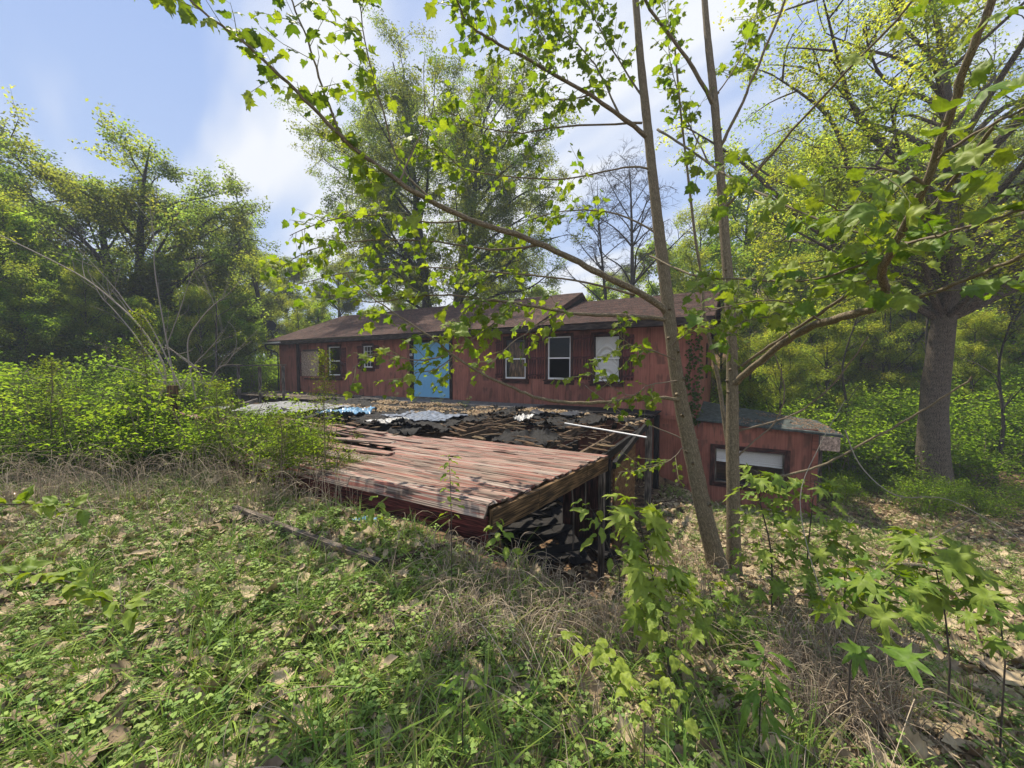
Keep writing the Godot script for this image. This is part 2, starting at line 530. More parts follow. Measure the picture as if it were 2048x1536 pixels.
# ---------------------------------------------------------------- leaf shapes (unit size, stalk at the origin, growing along +y, facing +z)
func lobed_leaf(outline: Array, curl: float, droop: float, phase := 0.0, wave := 0.05) -> ArrayMesh:
	var g := Geo.new()
	var pts := []
	for q in outline: pts.append(q)
	for i in range(outline.size() - 1, -1, -1):
		if absf(outline[i].x) > 0.001: pts.append(Vector2(-outline[i].x, outline[i].y))
	var lift := func(q: Vector2) -> Vector3:
		return Vector3(q.x, q.y, 0.22 * absf(q.x) - curl * q.x * q.x * 1.6 - droop * q.y * q.y + wave * sin(q.x * 9.0 + q.y * 5.0 + phase) + wave * sin(q.y * 11.0 - q.x * 4.0 + phase * 2.0) + q.x * q.y * 0.35 * sin(phase * 3.0))
	var centre := Vector2(0, 0.42)
	var mids := []
	for q in pts: mids.append(centre.lerp(q, 0.55))
	var nrm := func(q: Vector2) -> Vector3:
		var e := 0.02
		var a: Vector3 = lift.call(q + Vector2(e, 0)) - lift.call(q - Vector2(e, 0))
		var b: Vector3 = lift.call(q + Vector2(0, e)) - lift.call(q - Vector2(0, e))
		return a.cross(b).normalized()
	var tuv := func(q: Vector2) -> Vector2: return Vector2(q.x * 0.5 + 0.5, 0.875 - q.y * 0.875)
	var c0 := g.vert(lift.call(centre), nrm.call(centre), tuv.call(centre))
	for q in mids: g.vert(lift.call(q), nrm.call(q), tuv.call(q))
	for q in pts: g.vert(lift.call(q), nrm.call(q), tuv.call(q))
	var m := pts.size()
	for i in m:
		var j := (i + 1) % m
		g.ix.append_array(PackedInt32Array([c0, 1 + j, 1 + i, 1 + i, 1 + m + j, 1 + m + i, 1 + i, 1 + j, 1 + m + j]))
	return g.mesh()

var sycamore_outline := [Vector2(0, 0), Vector2(0.16, -0.07), Vector2(0.36, 0.02), Vector2(0.52, 0.10), Vector2(0.47, 0.2), Vector2(0.57, 0.33), Vector2(0.45, 0.38), Vector2(0.60, 0.60), Vector2(0.42, 0.58), Vector2(0.34, 0.68), Vector2(0.22, 0.62), Vector2(0.21, 0.78), Vector2(0.11, 0.84), Vector2(0, 1.0)]
var star_outline := [Vector2(0, 0), Vector2(0.12, -0.02), Vector2(0.36, -0.10), Vector2(0.22, 0.13), Vector2(0.42, 0.2), Vector2(0.66, 0.36), Vector2(0.36, 0.40), Vector2(0.22, 0.42), Vector2(0.36, 0.66), Vector2(0.40, 0.86), Vector2(0.22, 0.72), Vector2(0.11, 0.6), Vector2(0.09, 0.85), Vector2(0, 1.08)]
var oval_outline := [Vector2(0, 0), Vector2(0.10, 0.08), Vector2(0.21, 0.28), Vector2(0.24, 0.48), Vector2(0.18, 0.72), Vector2(0.08, 0.9), Vector2(0, 1.0)]
var lance_outline := [Vector2(0, 0), Vector2(0.05, 0.1), Vector2(0.10, 0.3), Vector2(0.11, 0.5), Vector2(0.08, 0.72), Vector2(0.035, 0.9), Vector2(0, 1.0)]
var heart_outline := [Vector2(0, 0), Vector2(0.14, -0.08), Vector2(0.34, 0.02), Vector2(0.42, 0.24), Vector2(0.34, 0.5), Vector2(0.18, 0.76), Vector2(0, 1.0)]


# ---------------------------------------------------------------- the built things
func sky_picture() -> ImageTexture:
	var w := 1024
	var h := 512
	var im := Image.create(w, h, false, Image.FORMAT_RGBF)
	var big := noise(0.55, 4, FastNoiseLite.TYPE_SIMPLEX_SMOOTH, 5)
	var wisp := noise(1.6, 5, FastNoiseLite.TYPE_SIMPLEX_SMOOTH, 17)
	for y in h:
		var el := (0.5 - (y + 0.5) / h) * PI
		for x in w:
			var az := ((x + 0.5) / w - 0.5) * TAU
			var d := Vector3(cos(el) * cos(az), sin(el), cos(el) * sin(az))
			var e := maxf(d.y, 0.0)
			var blue := Color(0.23, 0.31, 0.46).lerp(Color(0.135, 0.21, 0.41), ss(0.0, 0.85, e))
			var q := Vector2(d.x, d.z) / (e + 0.18)
			var along := q.rotated(0.75)
			var b := big.get_noise_2d(-along.x * 0.36 + 3.6, along.y * 0.7 + 1.2)
			var s := wisp.get_noise_2d(along.x * 0.30 + 9.0, along.y * 1.5)
			var c := clampf(ss(-0.24, 0.26, b + s * 0.35) * 0.9 + 0.06 + 0.10 * (1.0 - e) + 0.30 * ss(0.0, 0.5, s), 0.0, 1.0)
			var cloud := Color(0.455, 0.47, 0.495)
			im.set_pixel(x, y, blue.lerp(cloud, c))
	return ImageTexture.create_from_image(im)

func make_view():
	var cam := Camera3D.new()
	cam.name = "camera"
	add_child(cam)
	cam.position = EYE
	cam.rotation.x = -PITCH
	cam.fov = 90.0
	cam.near = 0.05
	cam.far = 600.0
	cam.current = true
	var env := Environment.new()
	env.background_mode = Environment.BG_SKY
	var sky := Sky.new()
	var sm := PanoramaSkyMaterial.new()
	sm.panorama = sky_picture()
	sm.energy_multiplier = 1.0
	sky.sky_material = sm
	env.sky = sky
	env.tonemap_mode = Environment.TONE_MAPPER_LINEAR
	env.tonemap_exposure = 2.1
	env.fog_enabled = true
	env.fog_density = 0.0022
	env.fog_light_color = Color(0.88, 0.93, 1.0)
	env.sdfgi_enabled = true
	env.ssao_enabled = true
	env.ssil_enabled = true
	var we := WorldEnvironment.new()
	we.name = "world_environment"
	we.environment = env
	add_child(we)
	var sun := DirectionalLight3D.new()
	sun.name = "sun"
	sun.light_color = Color(1.0, 0.95, 0.87)
	sun.light_energy = 1.2
	sun.light_angular_distance = 0.6
	sun.shadow_enabled = true
	add_child(sun)
	var el := deg_to_rad(62.0)
	var az := deg_to_rad(-33.0)
	var to_sun := Vector3(cos(el) * sin(az), sin(el), -cos(el) * cos(az))
	sun.look_at_from_position(Vector3.ZERO, -to_sun, Vector3.UP)

func make_ground():
	var g := Geo.new()
	var nx := 250
	var nz := 250
	for j in nz + 1:
		var t := float(j) / nz * 2.0 - 1.0
		var z := -6.5 + 12.0 * t + 130.0 * t * t * t * t * t
		for i in nx + 1:
			var s := float(i) / nx * 2.0 - 1.0
			var x := 13.0 * s + 130.0 * s * s * s * s * s
			g.vert(Vector3(x, ground_y(x, z), z), Vector3.UP, Vector2(x, z))
	for j in nz:
		for i in nx:
			var a := j * (nx + 1) + i
			var b := a + nx + 1
			g.ix.append_array(PackedInt32Array([a, a + 1, b + 1, a, b + 1, b]))
	var nn := PackedVector3Array()
	nn.resize(g.v.size())
	for j in nz + 1:
		for i in nx + 1:
			var k := j * (nx + 1) + i
			var dx := g.v[mini(i + 1, nx) + j * (nx + 1)] - g.v[maxi(i - 1, 0) + j * (nx + 1)]
			var dz := g.v[i + mini(j + 1, nz) * (nx + 1)] - g.v[i + maxi(j - 1, 0) * (nx + 1)]
			nn[k] = dz.cross(dx).normalized()
	g.n = nn
	var o := part("ground", g.mesh(), M.ground, self)
	tag(o, "leaf strewn clearing floor sloping down past the house", "ground", "", "structure")
	return o

func wall_piece(g: Geo, x0: float, x1: float, y0: float, y1: float, z0: float, z1: float):
	if x1 - x0 > 0.01 and y1 - y0 > 0.01:
		g.panel(Vector3(x0, y0, z0), Vector3(x1, y1, z1))

# siding panels between x0 and x1, with holes
func panels(parent: Node, x0: float, x1: float, y0: float, y1: float, z: float, holes: Array, width := 1.25):
	var x := x1
	while x > x0 + 0.05:
		var l := maxf(x0, x - width)
		var cuts := [l + 0.004, x - 0.004]
		for h in holes:
			for e in [h.position.x, h.end.x]:
				if e > l and e < x: cuts.append(e)
		cuts.sort()
		var g := Geo.new()
		var upper := Geo.new()
		var whole := false
		var dz := rf(-0.004, 0.004)
		for k in cuts.size() - 1:
			var a: float = cuts[k]
			var b: float = cuts[k + 1]
			var mid := (a + b) * 0.5
			var spans := [[y0 + rf(-0.02, 0.01), y1]]
			for h in holes:
				if mid > h.position.x and mid < h.end.x:
					var nxt := []
					for s in spans:
						nxt.append([s[0], minf(s[1], h.position.y)])
						nxt.append([maxf(s[0], h.end.y), s[1]])
					spans = nxt
			whole = whole or spans.size() == 1
			for i in spans.size():
				wall_piece(g if i == 0 else upper, a, b, spans[i][0], spans[i][1], z - 0.02 + dz, z + dz)
		if whole: g.add(upper, Transform3D())
		elif upper.v.size() > 0: part("siding_panel", upper.mesh(), M["siding_%d" % (rng.randi() % 3)], parent)
		if g.v.size() > 0:
			part("siding_panel", g.mesh(), M["siding_%d" % (rng.randi() % 3)], parent)
		x -= width

func window(parent: Node, x0: float, x1: float, y0: float, y1: float, style: String):
	var w := Node3D.new()
	var k := "win%d" % parent.get_instance_id()
	used[k] = used.get(k, -1) + 1
	w.name = "window" if used[k] == 0 else "window_%03d" % used[k]
	parent.add_child(w, true)
	var cx := (x0 + x1) * 0.5
	var mid := lerpf(y0, y1, 0.5)
	var white: Material = M.white_vinyl
	var g := Geo.new()
	var f := 0.035
	g.bar(Vector3(x0, y0, -0.06), Vector3(x0 + f, y1, -0.005))
	g.bar(Vector3(x1 - f, y0, -0.06), Vector3(x1, y1, -0.005))
	g.bar(Vector3(x0 + f, y1 - f, -0.06), Vector3(x1 - f, y1, -0.006))
	g.bar(Vector3(x0 + f, y0, -0.06), Vector3(x1 - f, y0 + f + 0.01, -0.006))
	part("frame", g.mesh(), M.dark_trim if style == "curtain" or style == "half" else white, w)
	g = Geo.new()
	if style == "half" or style == "open":       # the lower sash in white
		g.bar(Vector3(x0 + 0.01, mid - 0.02, -0.02), Vector3(x1 - 0.01, mid + 0.022, 0.008))
		g.bar(Vector3(x0 + 0.01, y0 + 0.005, -0.02), Vector3(x1 - 0.01, y0 + 0.055, 0.012))
		g.bar(Vector3(x0 + 0.008, y0 + 0.055, -0.02), Vector3(x0 + 0.036, mid - 0.02, 0.007))
		g.bar(Vector3(x1 - 0.036, y0 + 0.055, -0.02), Vector3(x1 - 0.008, mid - 0.02, 0.007))
	elif style == "curtain":
		g.bar(Vector3(x0 + 0.01, mid - 0.02, -0.02), Vector3(x1 - 0.01, mid + 0.02, 0.006))
		var br := Geo.new()
		br.bar(Vector3(x0 - 0.01, y0 - 0.005, -0.02), Vector3(x1 + 0.01, y0 + 0.05, 0.02))
		part("bottom_rail", br.mesh(), white, w)
	else:
		g.bar(Vector3(x0 + f, mid - 0.02, -0.04), Vector3(x1 - f, mid + 0.02, -0.002))
	part("sash", g.mesh(), white, w)
	if style == "grille":
		for yy in [lerpf(y0, y1, 0.25), lerpf(y0, y1, 0.75)]:
			var q := Geo.new()
			q.bar(Vector3(x0 + f, yy - 0.008, -0.035), Vector3(x1 - f, yy + 0.008, -0.02))
			part("glazing_bar", q.mesh(), white, w)
		for xx in [lerpf(x0, x1, 0.36), lerpf(x0, x1, 0.68)]:
			var q := Geo.new()
			q.bar(Vector3(xx - 0.008, y0 + f, -0.037), Vector3(xx + 0.008, y1 - f, -0.022))
			part("glazing_bar", q.mesh(), white, w)
	for s in 2:
		if style == "open" and s == 0: continue
		var p := Geo.new()
		p.bar(Vector3(x0 + f, (y0 if s == 0 else mid) + 0.03, -0.034), Vector3(x1 - f, (mid if s == 0 else y1) - 0.025, -0.03))
		part("pane", p.mesh(), M.glass, w)
	if style == "half":
		var p := Geo.new()
		p.bar(Vector3(x0 + 0.08, y0 + 0.06, -0.16), Vector3(x1 - 0.02, y1 - 0.1, -0.14))
		part("inner_board", p.mesh(), M.plywood_brown, w)
	# sill and side casings
	var sl := Geo.new()
	sl.bar(Vector3(x0 - 0.12, y0 - 0.16, 0.0), Vector3(x1 + 0.12, y0 - 0.012, 0.035))
	sl.bar(Vector3(x0 - 0.15, y0 - 0.05, 0.036), Vector3(x1 + 0.15, y0 - 0.015, 0.075))
	part("sill", sl.mesh(), M.old_red_trim, w)
	for e in [[x0 - 0.085, x0 - 0.003], [x1 + 0.003, x1 + 0.085]]:
		var c := Geo.new()
		c.bar(Vector3(e[0], y0 - 0.012, 0.0), Vector3(e[1], y1 + 0.1, 0.028))
		part("casing", c.mesh(), M.old_red_trim, w)
	var top := Geo.new()
	top.bar(Vector3(x0 - 0.0, y1 + 0.003, 0.0), Vector3(x1 + 0.0, y1 + 0.1, 0.024))
	part("casing", top.mesh(), M.old_red_trim, w)
	return w

func shutter(parent: Node, x0: float, x1: float, y0: float, y1: float):
	var s := Node3D.new()
	var k := "shut%d" % parent.get_instance_id()
	used[k] = used.get(k, -1) + 1
	s.name = "shutter" if used[k] == 0 else "shutter_%03d" % used[k]
	parent.add_child(s, true)
	var nb := maxi(2, int(round((x1 - x0) / 0.10)))
	var bw := (x1 - x0) / nb
	for i in nb:
		var g := Geo.new()
		g.bar(Vector3(x0 + bw * i + 0.011, y0 + rf(0, 0.012), 0.002), Vector3(x0 + bw * (i + 1) - 0.011, y1 - rf(0, 0.012), 0.022))
		part("slat", g.mesh(), M.shutter_red, s)
	for yy in [0.09, 0.5, 0.92]:
		var g := Geo.new()
		var y := lerpf(y0, y1, yy)
		g.bar(Vector3(x0 - 0.005, y - 0.035, 0.0225), Vector3(x1 + 0.005, y + 0.035, 0.042))
		part("rail", g.mesh(), M.shutter_red, s)
	return s

func roof_slope(x0: float, x1: float, z0: float, y0: float, z1: float, y1: float, sag: float) -> Geo:
	# stepped shingle courses from the eave (z0, y0) to the ridge (z1, y1)
	var g := Geo.new()
	var len := Vector2(z1 - z0, y1 - y0).length()
	var rows := int(len / 0.14)
	var cols := 24
	for r in rows:
		var f0 := float(r) / rows
		var f1 := float(r + 1) / rows
		for k in cols:
			var xa := lerpf(x0, x1, float(k) / cols)
			var xb := lerpf(x0, x1, float(k + 1) / cols)
			var p := func(x: float, f: float, up: float) -> Vector3:
				var dip := sag * sin(PI * (x - x0) / (x1 - x0)) * sin(PI * clampf(f, 0, 1)) + 0.012 * bumps.get_noise_2d(x * 25.0, f * 90.0)
				return Vector3(x, lerpf(y0, y1, f) + up - dip, lerpf(z0, z1, f))
			var a: Vector3 = p.call(xa, f0, 0.016)
			var b: Vector3 = p.call(xb, f0, 0.016)
			var c: Vector3 = p.call(xb, f1, 0.004)
			var d: Vector3 = p.call(xa, f1, 0.004)
			var v0 := f0 * len
			var v1 := f1 * len
			g.quad(a, b, c, d, Vector3.UP, [Vector2(xa, v0), Vector2(xb, v0), Vector2(xb, v1), Vector2(xa, v1)])
			var e: Vector3 = p.call(xa, f0, -0.004)
			var h: Vector3 = p.call(xb, f0, -0.004)
			g.quad(e, h, b, a, Vector3.BACK, [Vector2(xa, v0), Vector2(xb, v0), Vector2(xb, v0 + 0.02), Vector2(xa, v0 + 0.02)])
	return g

func make_house():
	var h := thing("red_house", "long red single storey house with brown shingle roof and blue doors", "house", HOUSE_AT, HOUSE_TURN)
	var left := -19.3
	var fy := 0.38
	var ty := 2.82
	var holes := [Rect2(-17.42, 1.14, 1.29, 1.28), Rect2(-15.38, 1.2, 0.8, 1.3), Rect2(-13.03, 1.56, 0.56, 0.92), Rect2(-10.14, 0.42, 1.8, 2.1), Rect2(-5.95, 1.19, 0.78, 1.33), Rect2(-4.37, 1.19, 0.77, 1.35), Rect2(-2.86, 1.17, 0.78, 1.35)]
	var wall := Node3D.new(); wall.name = "front_wall"; h.add_child(wall)
	panels(wall, left, 0.0, 0.26, ty, 0.0, holes)
	# studs and sheathing behind the siding, open at the windows
	var g := Geo.new()
	var xs := [left]
	for q in holes: xs.append(q.position.x); xs.append(q.end.x)
	xs.append(-0.02)
	for i in range(0, xs.size(), 2):
		wall_piece(g, xs[i], xs[i + 1], -0.2, ty, -0.12, -0.026)
	for q in holes:
		wall_piece(g, q.position.x, q.end.x, -0.2, q.position.y, -0.12, -0.026)
		wall_piece(g, q.position.x, q.end.x, q.end.y, ty, -0.12, -0.026)
	part("sheathing", g.mesh(), M.dark_trim, wall)
	var c := Geo.new()
	c.bar(Vector3(-0.09, 0.22, 0.005), Vector3(0.012, ty, 0.03))
	part("corner_board", c.mesh(), M.siding, wall)
	c = Geo.new()
	c.bar(Vector3(left - 0.012, 0.26, 0.005), Vector3(left + 0.09, ty, 0.03))
	part("corner_board", c.mesh(), M.siding, wall)
	# lower storey and belt board
	g = Geo.new()
	g.panel(Vector3(-12.6, -2.6, -0.12), Vector3(0.0, 0.14, -0.022))
	part("lower_wall", g.mesh(), M.siding, wall)
	g = Geo.new()
	g.bar(Vector3(-12.6, 0.145, -0.1), Vector3(0.02, 0.255, 0.022))
	part("belt_board", g.mesh(), M.siding, wall)
	# gable end on the right, back, left side, floor and ceiling
	var gable := Node3D.new(); gable.name = "gable_wall"; h.add_child(gable)
	for i in 7:
		g = Geo.new()
		var z0 := -0.125 - i * 1.13
		var z1 := -0.125 - (i + 1) * 1.13 + 0.008
		var yt := func(z: float) -> float: return lerpf(2.80, 4.13, clampf(1.0 - absf(z + 4.0) / 4.0, 0, 1))
		for e in [[-0.1, -0.002]]:
			var ya: float = yt.call(z0)
			var yb: float = yt.call(z1)
			g.quad(Vector3(0, -2.4, z0), Vector3(0, -2.4, z1), Vector3(0, yb, z1), Vector3(0, ya, z0), Vector3.RIGHT, [Vector2(z0, 0), Vector2(z1, 0), Vector2(z1, yb + 2.4), Vector2(z0, ya + 2.4)])
			g.quad(Vector3(-0.1, -2.4, z0), Vector3(-0.1, -2.4, z1), Vector3(-0.1, yb, z1), Vector3(-0.1, ya, z0), Vector3.LEFT, [Vector2(z0, 0), Vector2(z1, 0), Vector2(z1, yb + 2.4), Vector2(z0, ya + 2.4)])
			g.quad(Vector3(-0.1, ya, z0), Vector3(-0.1, yb, z1), Vector3(0, yb, z1), Vector3(0, ya, z0), Vector3.UP, [Vector2(z0, 0), Vector2(z1, 0), Vector2(z1, 0.1), Vector2(z0, 0.1)])
			g.quad(Vector3(-0.1, -2.4, z1), Vector3(-0.1, yb, z1), Vector3(0, yb, z1), Vector3(0, -2.4, z1), Vector3.FORWARD, [Vector2(0, 0), Vector2(0, 1), Vector2(0.1, 1), Vector2(0.1, 0)])
			g.quad(Vector3(-0.1, -2.4, z0), Vector3(-0.1, ya, z0), Vector3(0, ya, z0), Vector3(0, -2.4, z0), Vector3.BACK, [Vector2(0, 0), Vector2(0, 1), Vector2(0.1, 1), Vector2(0.1, 0)])
		part("siding_panel", g.mesh(), M.siding, gable)
	g = Geo.new()
	g.bar(Vector3(0.003, 1.2, -4.3), Vector3(0.03, 2.4, -3.4))
	part("window_trim", g.mesh(), M.old_red_trim, gable)
	g = Geo.new()
	g.bar(Vector3(left, -2.4, -8.12), Vector3(-0.0, ty, -8.03))
	part("back_wall", g.mesh(), M.siding, h)
	g = Geo.new()
	g.bar(Vector3(left, -0.1, -8.02), Vector3(left + 0.1, ty, -0.125))
	part("side_wall", g.mesh(), M.siding, h)
	g = Geo.new()
	g.bar(Vector3(left + 0.105, fy - 0.25, -8.02), Vector3(-0.105, fy, -0.125))
	part("floor", g.mesh(), M.inside, h)
	g = Geo.new()
	g.bar(Vector3(left + 0.105, 2.7, -8.02), Vector3(-0.105, 2.76, -0.125))
	part("ceiling", g.mesh(), M.inside, h)
	for x in [-14.0, -11.3, -6.6]:
		g = Geo.new()
		g.bar(Vector3(x - 0.06, fy + 0.002, -8.02), Vector3(x + 0.06, 2.698, -0.13))
		part("inner_wall", g.mesh(), M.inside, h)
	# roofs
	var roof := Node3D.new(); roof.name = "roof"; h.add_child(roof)
	part("front_slope", roof_slope(left - 0.35, -4.62, 0.5, 2.86, -4.0, 4.64, 0.03).mesh(), M.roof_shingles, roof)
	part("front_slope", roof_slope(-4.61, 0.36, 0.5, 2.86, -4.0, 4.25, 0.02).mesh(), M.roof_shingles, roof)
	part("back_slope", roof_slope(-4.62, left - 0.35, -8.5, 2.86, -4.0, 4.64, 0.0).mesh(), M.roof_shingles, roof)
	part("back_slope", roof_slope(0.36, -4.61, -8.5, 2.86, -4.0, 4.25, 0.0).mesh(), M.roof_shingles, roof)
	for e in [[left - 0.35, left - 0.33, 4.64], [-4.645, -4.615, 4.64], [0.34, 0.365, 4.25]]:
		g = Geo.new()
		for s in [[0.5, -4.0], [-8.5, -4.0]]:
			var a := Vector3(e[1], 2.86, s[0])
			var b := Vector3(e[1], e[2], s[1])
			var o := Vector3(e[0] - e[1], 0, 0)
			var dn := Vector3(0, -0.18, 0)
			g.quad(a, b, b + dn, a + dn, Vector3.RIGHT, [Vector2(0, 0), Vector2(4.8, 0), Vector2(4.8, 0.18), Vector2(0, 0.18)])
			g.quad(a + o, b + o, b + dn + o, a + dn + o, Vector3.LEFT, [Vector2(0, 0), Vector2(4.8, 0), Vector2(4.8, 0.18), Vector2(0, 0.18)])
			g.quad(a + dn, b + dn, b + dn + o, a + dn + o, Vector3.DOWN, [Vector2(0, 0), Vector2(4.8, 0), Vector2(4.8, 0.03), Vector2(0, 0.03)])
		part("barge_board", g.mesh(), M.old_red_trim, roof)
	g = Geo.new()      # soffit, and the infill of the left roof's gable over the lower roof
	g.bar(Vector3(left - 0.3, 2.70, 0.036), Vector3(0.32, 2.72, 0.46))
	part("soffit", g.mesh(), M.dark_trim, roof)
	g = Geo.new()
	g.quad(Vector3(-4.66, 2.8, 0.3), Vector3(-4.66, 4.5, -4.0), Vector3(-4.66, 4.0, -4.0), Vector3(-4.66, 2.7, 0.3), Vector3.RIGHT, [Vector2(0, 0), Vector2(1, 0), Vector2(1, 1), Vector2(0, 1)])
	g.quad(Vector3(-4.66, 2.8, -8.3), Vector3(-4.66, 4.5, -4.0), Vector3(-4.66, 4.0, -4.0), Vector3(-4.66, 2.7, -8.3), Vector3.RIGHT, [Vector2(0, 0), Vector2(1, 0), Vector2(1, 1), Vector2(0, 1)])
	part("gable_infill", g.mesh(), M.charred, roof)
	var fx := left - 0.36
	for k in 5:
		g = Geo.new()
		var e := lerpf(left - 0.36, 0.36, (k + 1) / 5.0)
		g.bar(Vector3(fx + 0.003, 2.69 + rf(-0.012, 0.012), 0.462), Vector3(e, 2.835, 0.488))
		part("fascia_board", g.mesh(), M.fascia_grey, roof)
		fx = e
	g = Geo.new()
	g.bar(Vector3(-18.4, 2.838, 0.49), Vector3(-7.5, 2.858, 0.515))
	g.bar(Vector3(-3.3, 2.838, 0.49), Vector3(0.37, 2.858, 0.515))
	part("drip_edge", g.mesh(), M.fascia_grey, roof)
	# end of a pale gutter at the left corner, with a dark downpipe elbow
	g = Geo.new()
	g.bar(Vector3(left - 0.42, 2.73, 0.492), Vector3(-18.35, 2.80, 0.60))
	part("gutter", g.mesh(), M.pale_metal, h)
	g = Geo.new()
	g.tube(catmull([Vector3(left - 0.3, 2.72, 0.54), Vector3(left - 0.28, 2.5, 0.5), Vector3(left - 0.05, 2.32, 0.16), Vector3(left - 0.03, 2.0, 0.09), Vector3(left - 0.03, 0.4, 0.09)], 4), taper(17, 0.035, 0.03), 7)
	part("downpipe", g.mesh(), M.dark_metal, h)
	g = Geo.new()
	g.bar(Vector3(-17.15, 0.36, 0.36), Vector3(-17.04, 2.70, 0.46))
	part("porch_post", g.mesh(), M.dark_trim, h)
	# openings
	window(h, -15.38, -14.58, 1.2, 2.5, "plain")
	window(h, -13.03, -12.47, 1.56, 2.48, "grille")
	window(h, -5.95, -5.17, 1.19, 2.52, "half")
	window(h, -4.37, -3.60, 1.19, 2.54, "open")
	window(h, -2.86, -2.08, 1.17, 2.52, "curtain")
	var bw := Node3D.new(); bw.name = "boarded_window"; h.add_child(bw)
	g = Geo.new()
	g.bar(Vector3(-17.46, 1.14, 0.005), Vector3(-16.13, 2.32, 0.022))
	part("plywood_sheet", g.mesh(), M.plywood, bw)
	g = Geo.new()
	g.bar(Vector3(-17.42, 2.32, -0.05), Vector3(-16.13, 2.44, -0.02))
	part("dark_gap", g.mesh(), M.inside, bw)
	g = Geo.new()
	g.bar(Vector3(-17.2, 0.98, 0.0), Vector3(-14.4, 1.04, 0.06))
	part("sill", g.mesh(), M.old_red_trim, bw)
	for s in [[-17.68, -17.48, 1.12, 2.4], [-16.1, -15.72, 1.12, 2.45], [-14.48, -14.16, 1.12, 2.45], [-12.36, -12.08, 1.5, 2.5], [-13.42, -13.14, 1.5, 2.5], [-6.33, -6.06, 1.2, 2.52], [-5.06, -4.78, 1.19, 2.54], [-4.75, -4.49, 1.19, 2.54], [-3.49, -3.24, 1.19, 2.56], [-3.21, -2.96, 1.19, 2.56], [-1.98, -1.68, 1.19, 2.52]]:
		shutter(h, s[0], s[1], s[2], s[3])
	# the double door, in blue
	var d := Node3D.new(); d.name = "front_door"; h.add_child(d)
	g = Geo.new()
	g.bar(Vector3(-10.32, 0.36, 0.002), Vector3(-10.14, 2.62, 0.045))
	g.bar(Vector3(-8.34, 0.36, 0.002), Vector3(-8.22, 2.62, 0.045))
	g.bar(Vector3(-10.14, 2.52, 0.002), Vector3(-8.34, 2.62, 0.04))
	part("door_frame", g.mesh(), M.dark_trim, d)
	g = Geo.new()
	g.bar(Vector3(-10.2, 0.33, -0.1), Vector3(-8.25, 0.415, 0.12))
	part("threshold", g.mesh(), M.grey_wood, d)
	for s in 2:
		g = Geo.new()
		var x0 := -10.135 + s * 0.9
		var x1 := x0 + 0.89
		g.bar(Vector3(x0, 0.42, -0.06), Vector3(x1, 2.515, -0.012))
		# stiles and rails stand proud of the panels
		for e in [[x0, x0 + 0.13], [x0 + 0.38, x0 + 0.51], [x1 - 0.13, x1]]:
			g.bar(Vector3(e[0], 0.42, -0.0118), Vector3(e[1], 2.515, 0.003))
		for e in [[0.42, 0.66], [1.05, 1.2], [1.75, 1.9], [2.3, 2.515]]:
			for q in [[x0 + 0.13, x0 + 0.38], [x0 + 0.51, x1 - 0.13]]:
				g.bar(Vector3(q[0], e[0], -0.0118), Vector3(q[1], e[1], 0.0026))
		for e in [[0.71, 1.0], [1.25, 1.7], [1.95, 2.25]]:
			for q in [[x0 + 0.17, x0 + 0.34], [x0 + 0.55, x1 - 0.17]]:
				g.bar(Vector3(q[0], e[0], -0.0116), Vector3(q[1], e[1], -0.002))
		part("door_leaf", g.mesh(), M.blue_paint, d)
		if s == 1:
			var kn := SphereMesh.new(); kn.radius = 0.03; kn.height = 0.06; kn.radial_segments = 12; kn.rings = 6
			part("door_knob", kn, M.pale_metal, d, Transform3D(Basis(), Vector3(x0 + 0.07, 1.35, 0.04)))
	var tm := TextMesh.new()
	tm.text = "08"
	var sf := SystemFont.new(); sf.font_names = PackedStringArray(["Droid Sans"])
	tm.font = sf; tm.font_size = 24; tm.pixel_size = 0.006; tm.depth = 0.01
	part("house_number", tm, M.white_vinyl, d, Transform3D(Basis(), Vector3(-10.23, 2.06, 0.052)))
	# interior back partitions that show faintly through the panes
	for s in [[-15.9, -14.2], [-4.6, -3.3]]:
		g = Geo.new()
		g.bar(Vector3(s[0], 0.4, -2.6), Vector3(s[1], 2.69, -2.55))
		part("inner_wall", g.mesh(), M.inside, h)
	curtain()
	annex()
	dish()

func curtain():
	var g := Geo.new()
	var nx := 34
	var ny := 46
	for half in 2:
		var y0 := 1.23 if half == 0 else 1.875
		var y1 := 1.835 if half == 0 else 2.49
		var base := g.v.size()
		for j in ny + 1:
			for i in nx + 1:
				var u := float(i) / nx
				var v := float(j) / ny
				var sag := 4.0 * u * (1.0 - u)
				var ph := (v + 0.55 * sag * (1.0 - 0.25 * v)) * 21.0 + sin(u * 5.0) * 0.7
				var amp := 0.042 * ss(0.0, 0.25, sag) * (0.5 + 0.5 * sin(ph * 0.23 + 1.0 + half))
				var z := -0.045 + amp * sin(ph) + 0.006 * sin(u * 60.0) * (1.0 - sag)
				g.vert(Vector3(lerpf(-2.82, -2.12, u), lerpf(y1, y0, v), z), Vector3.BACK, Vector2(u, v))
		for j in ny:
			for i in nx:
				var a := base + j * (nx + 1) + i
				var b := a + nx + 1
				g.ix.append_array(PackedInt32Array([a, a + 1, b + 1, a, b + 1, b]))
	smooth(g)
	var o := part("curtain", g.mesh(), M.curtain_cloth, self, house_frame)
	tag(o, "white sheet hung in swags behind the window nearest the house corner", "curtain")

func smooth(g: Geo):
	var nn := PackedVector3Array()
	nn.resize(g.v.size())
	for i in range(0, g.ix.size(), 3):
		var a := g.v[g.ix[i]]
		var q := (g.v[g.ix[i + 2]] - a).cross(g.v[g.ix[i + 1]] - a)
		for k in 3: nn[g.ix[i + k]] += q
	for i in nn.size(): nn[i] = nn[i].normalized()
	g.n = nn

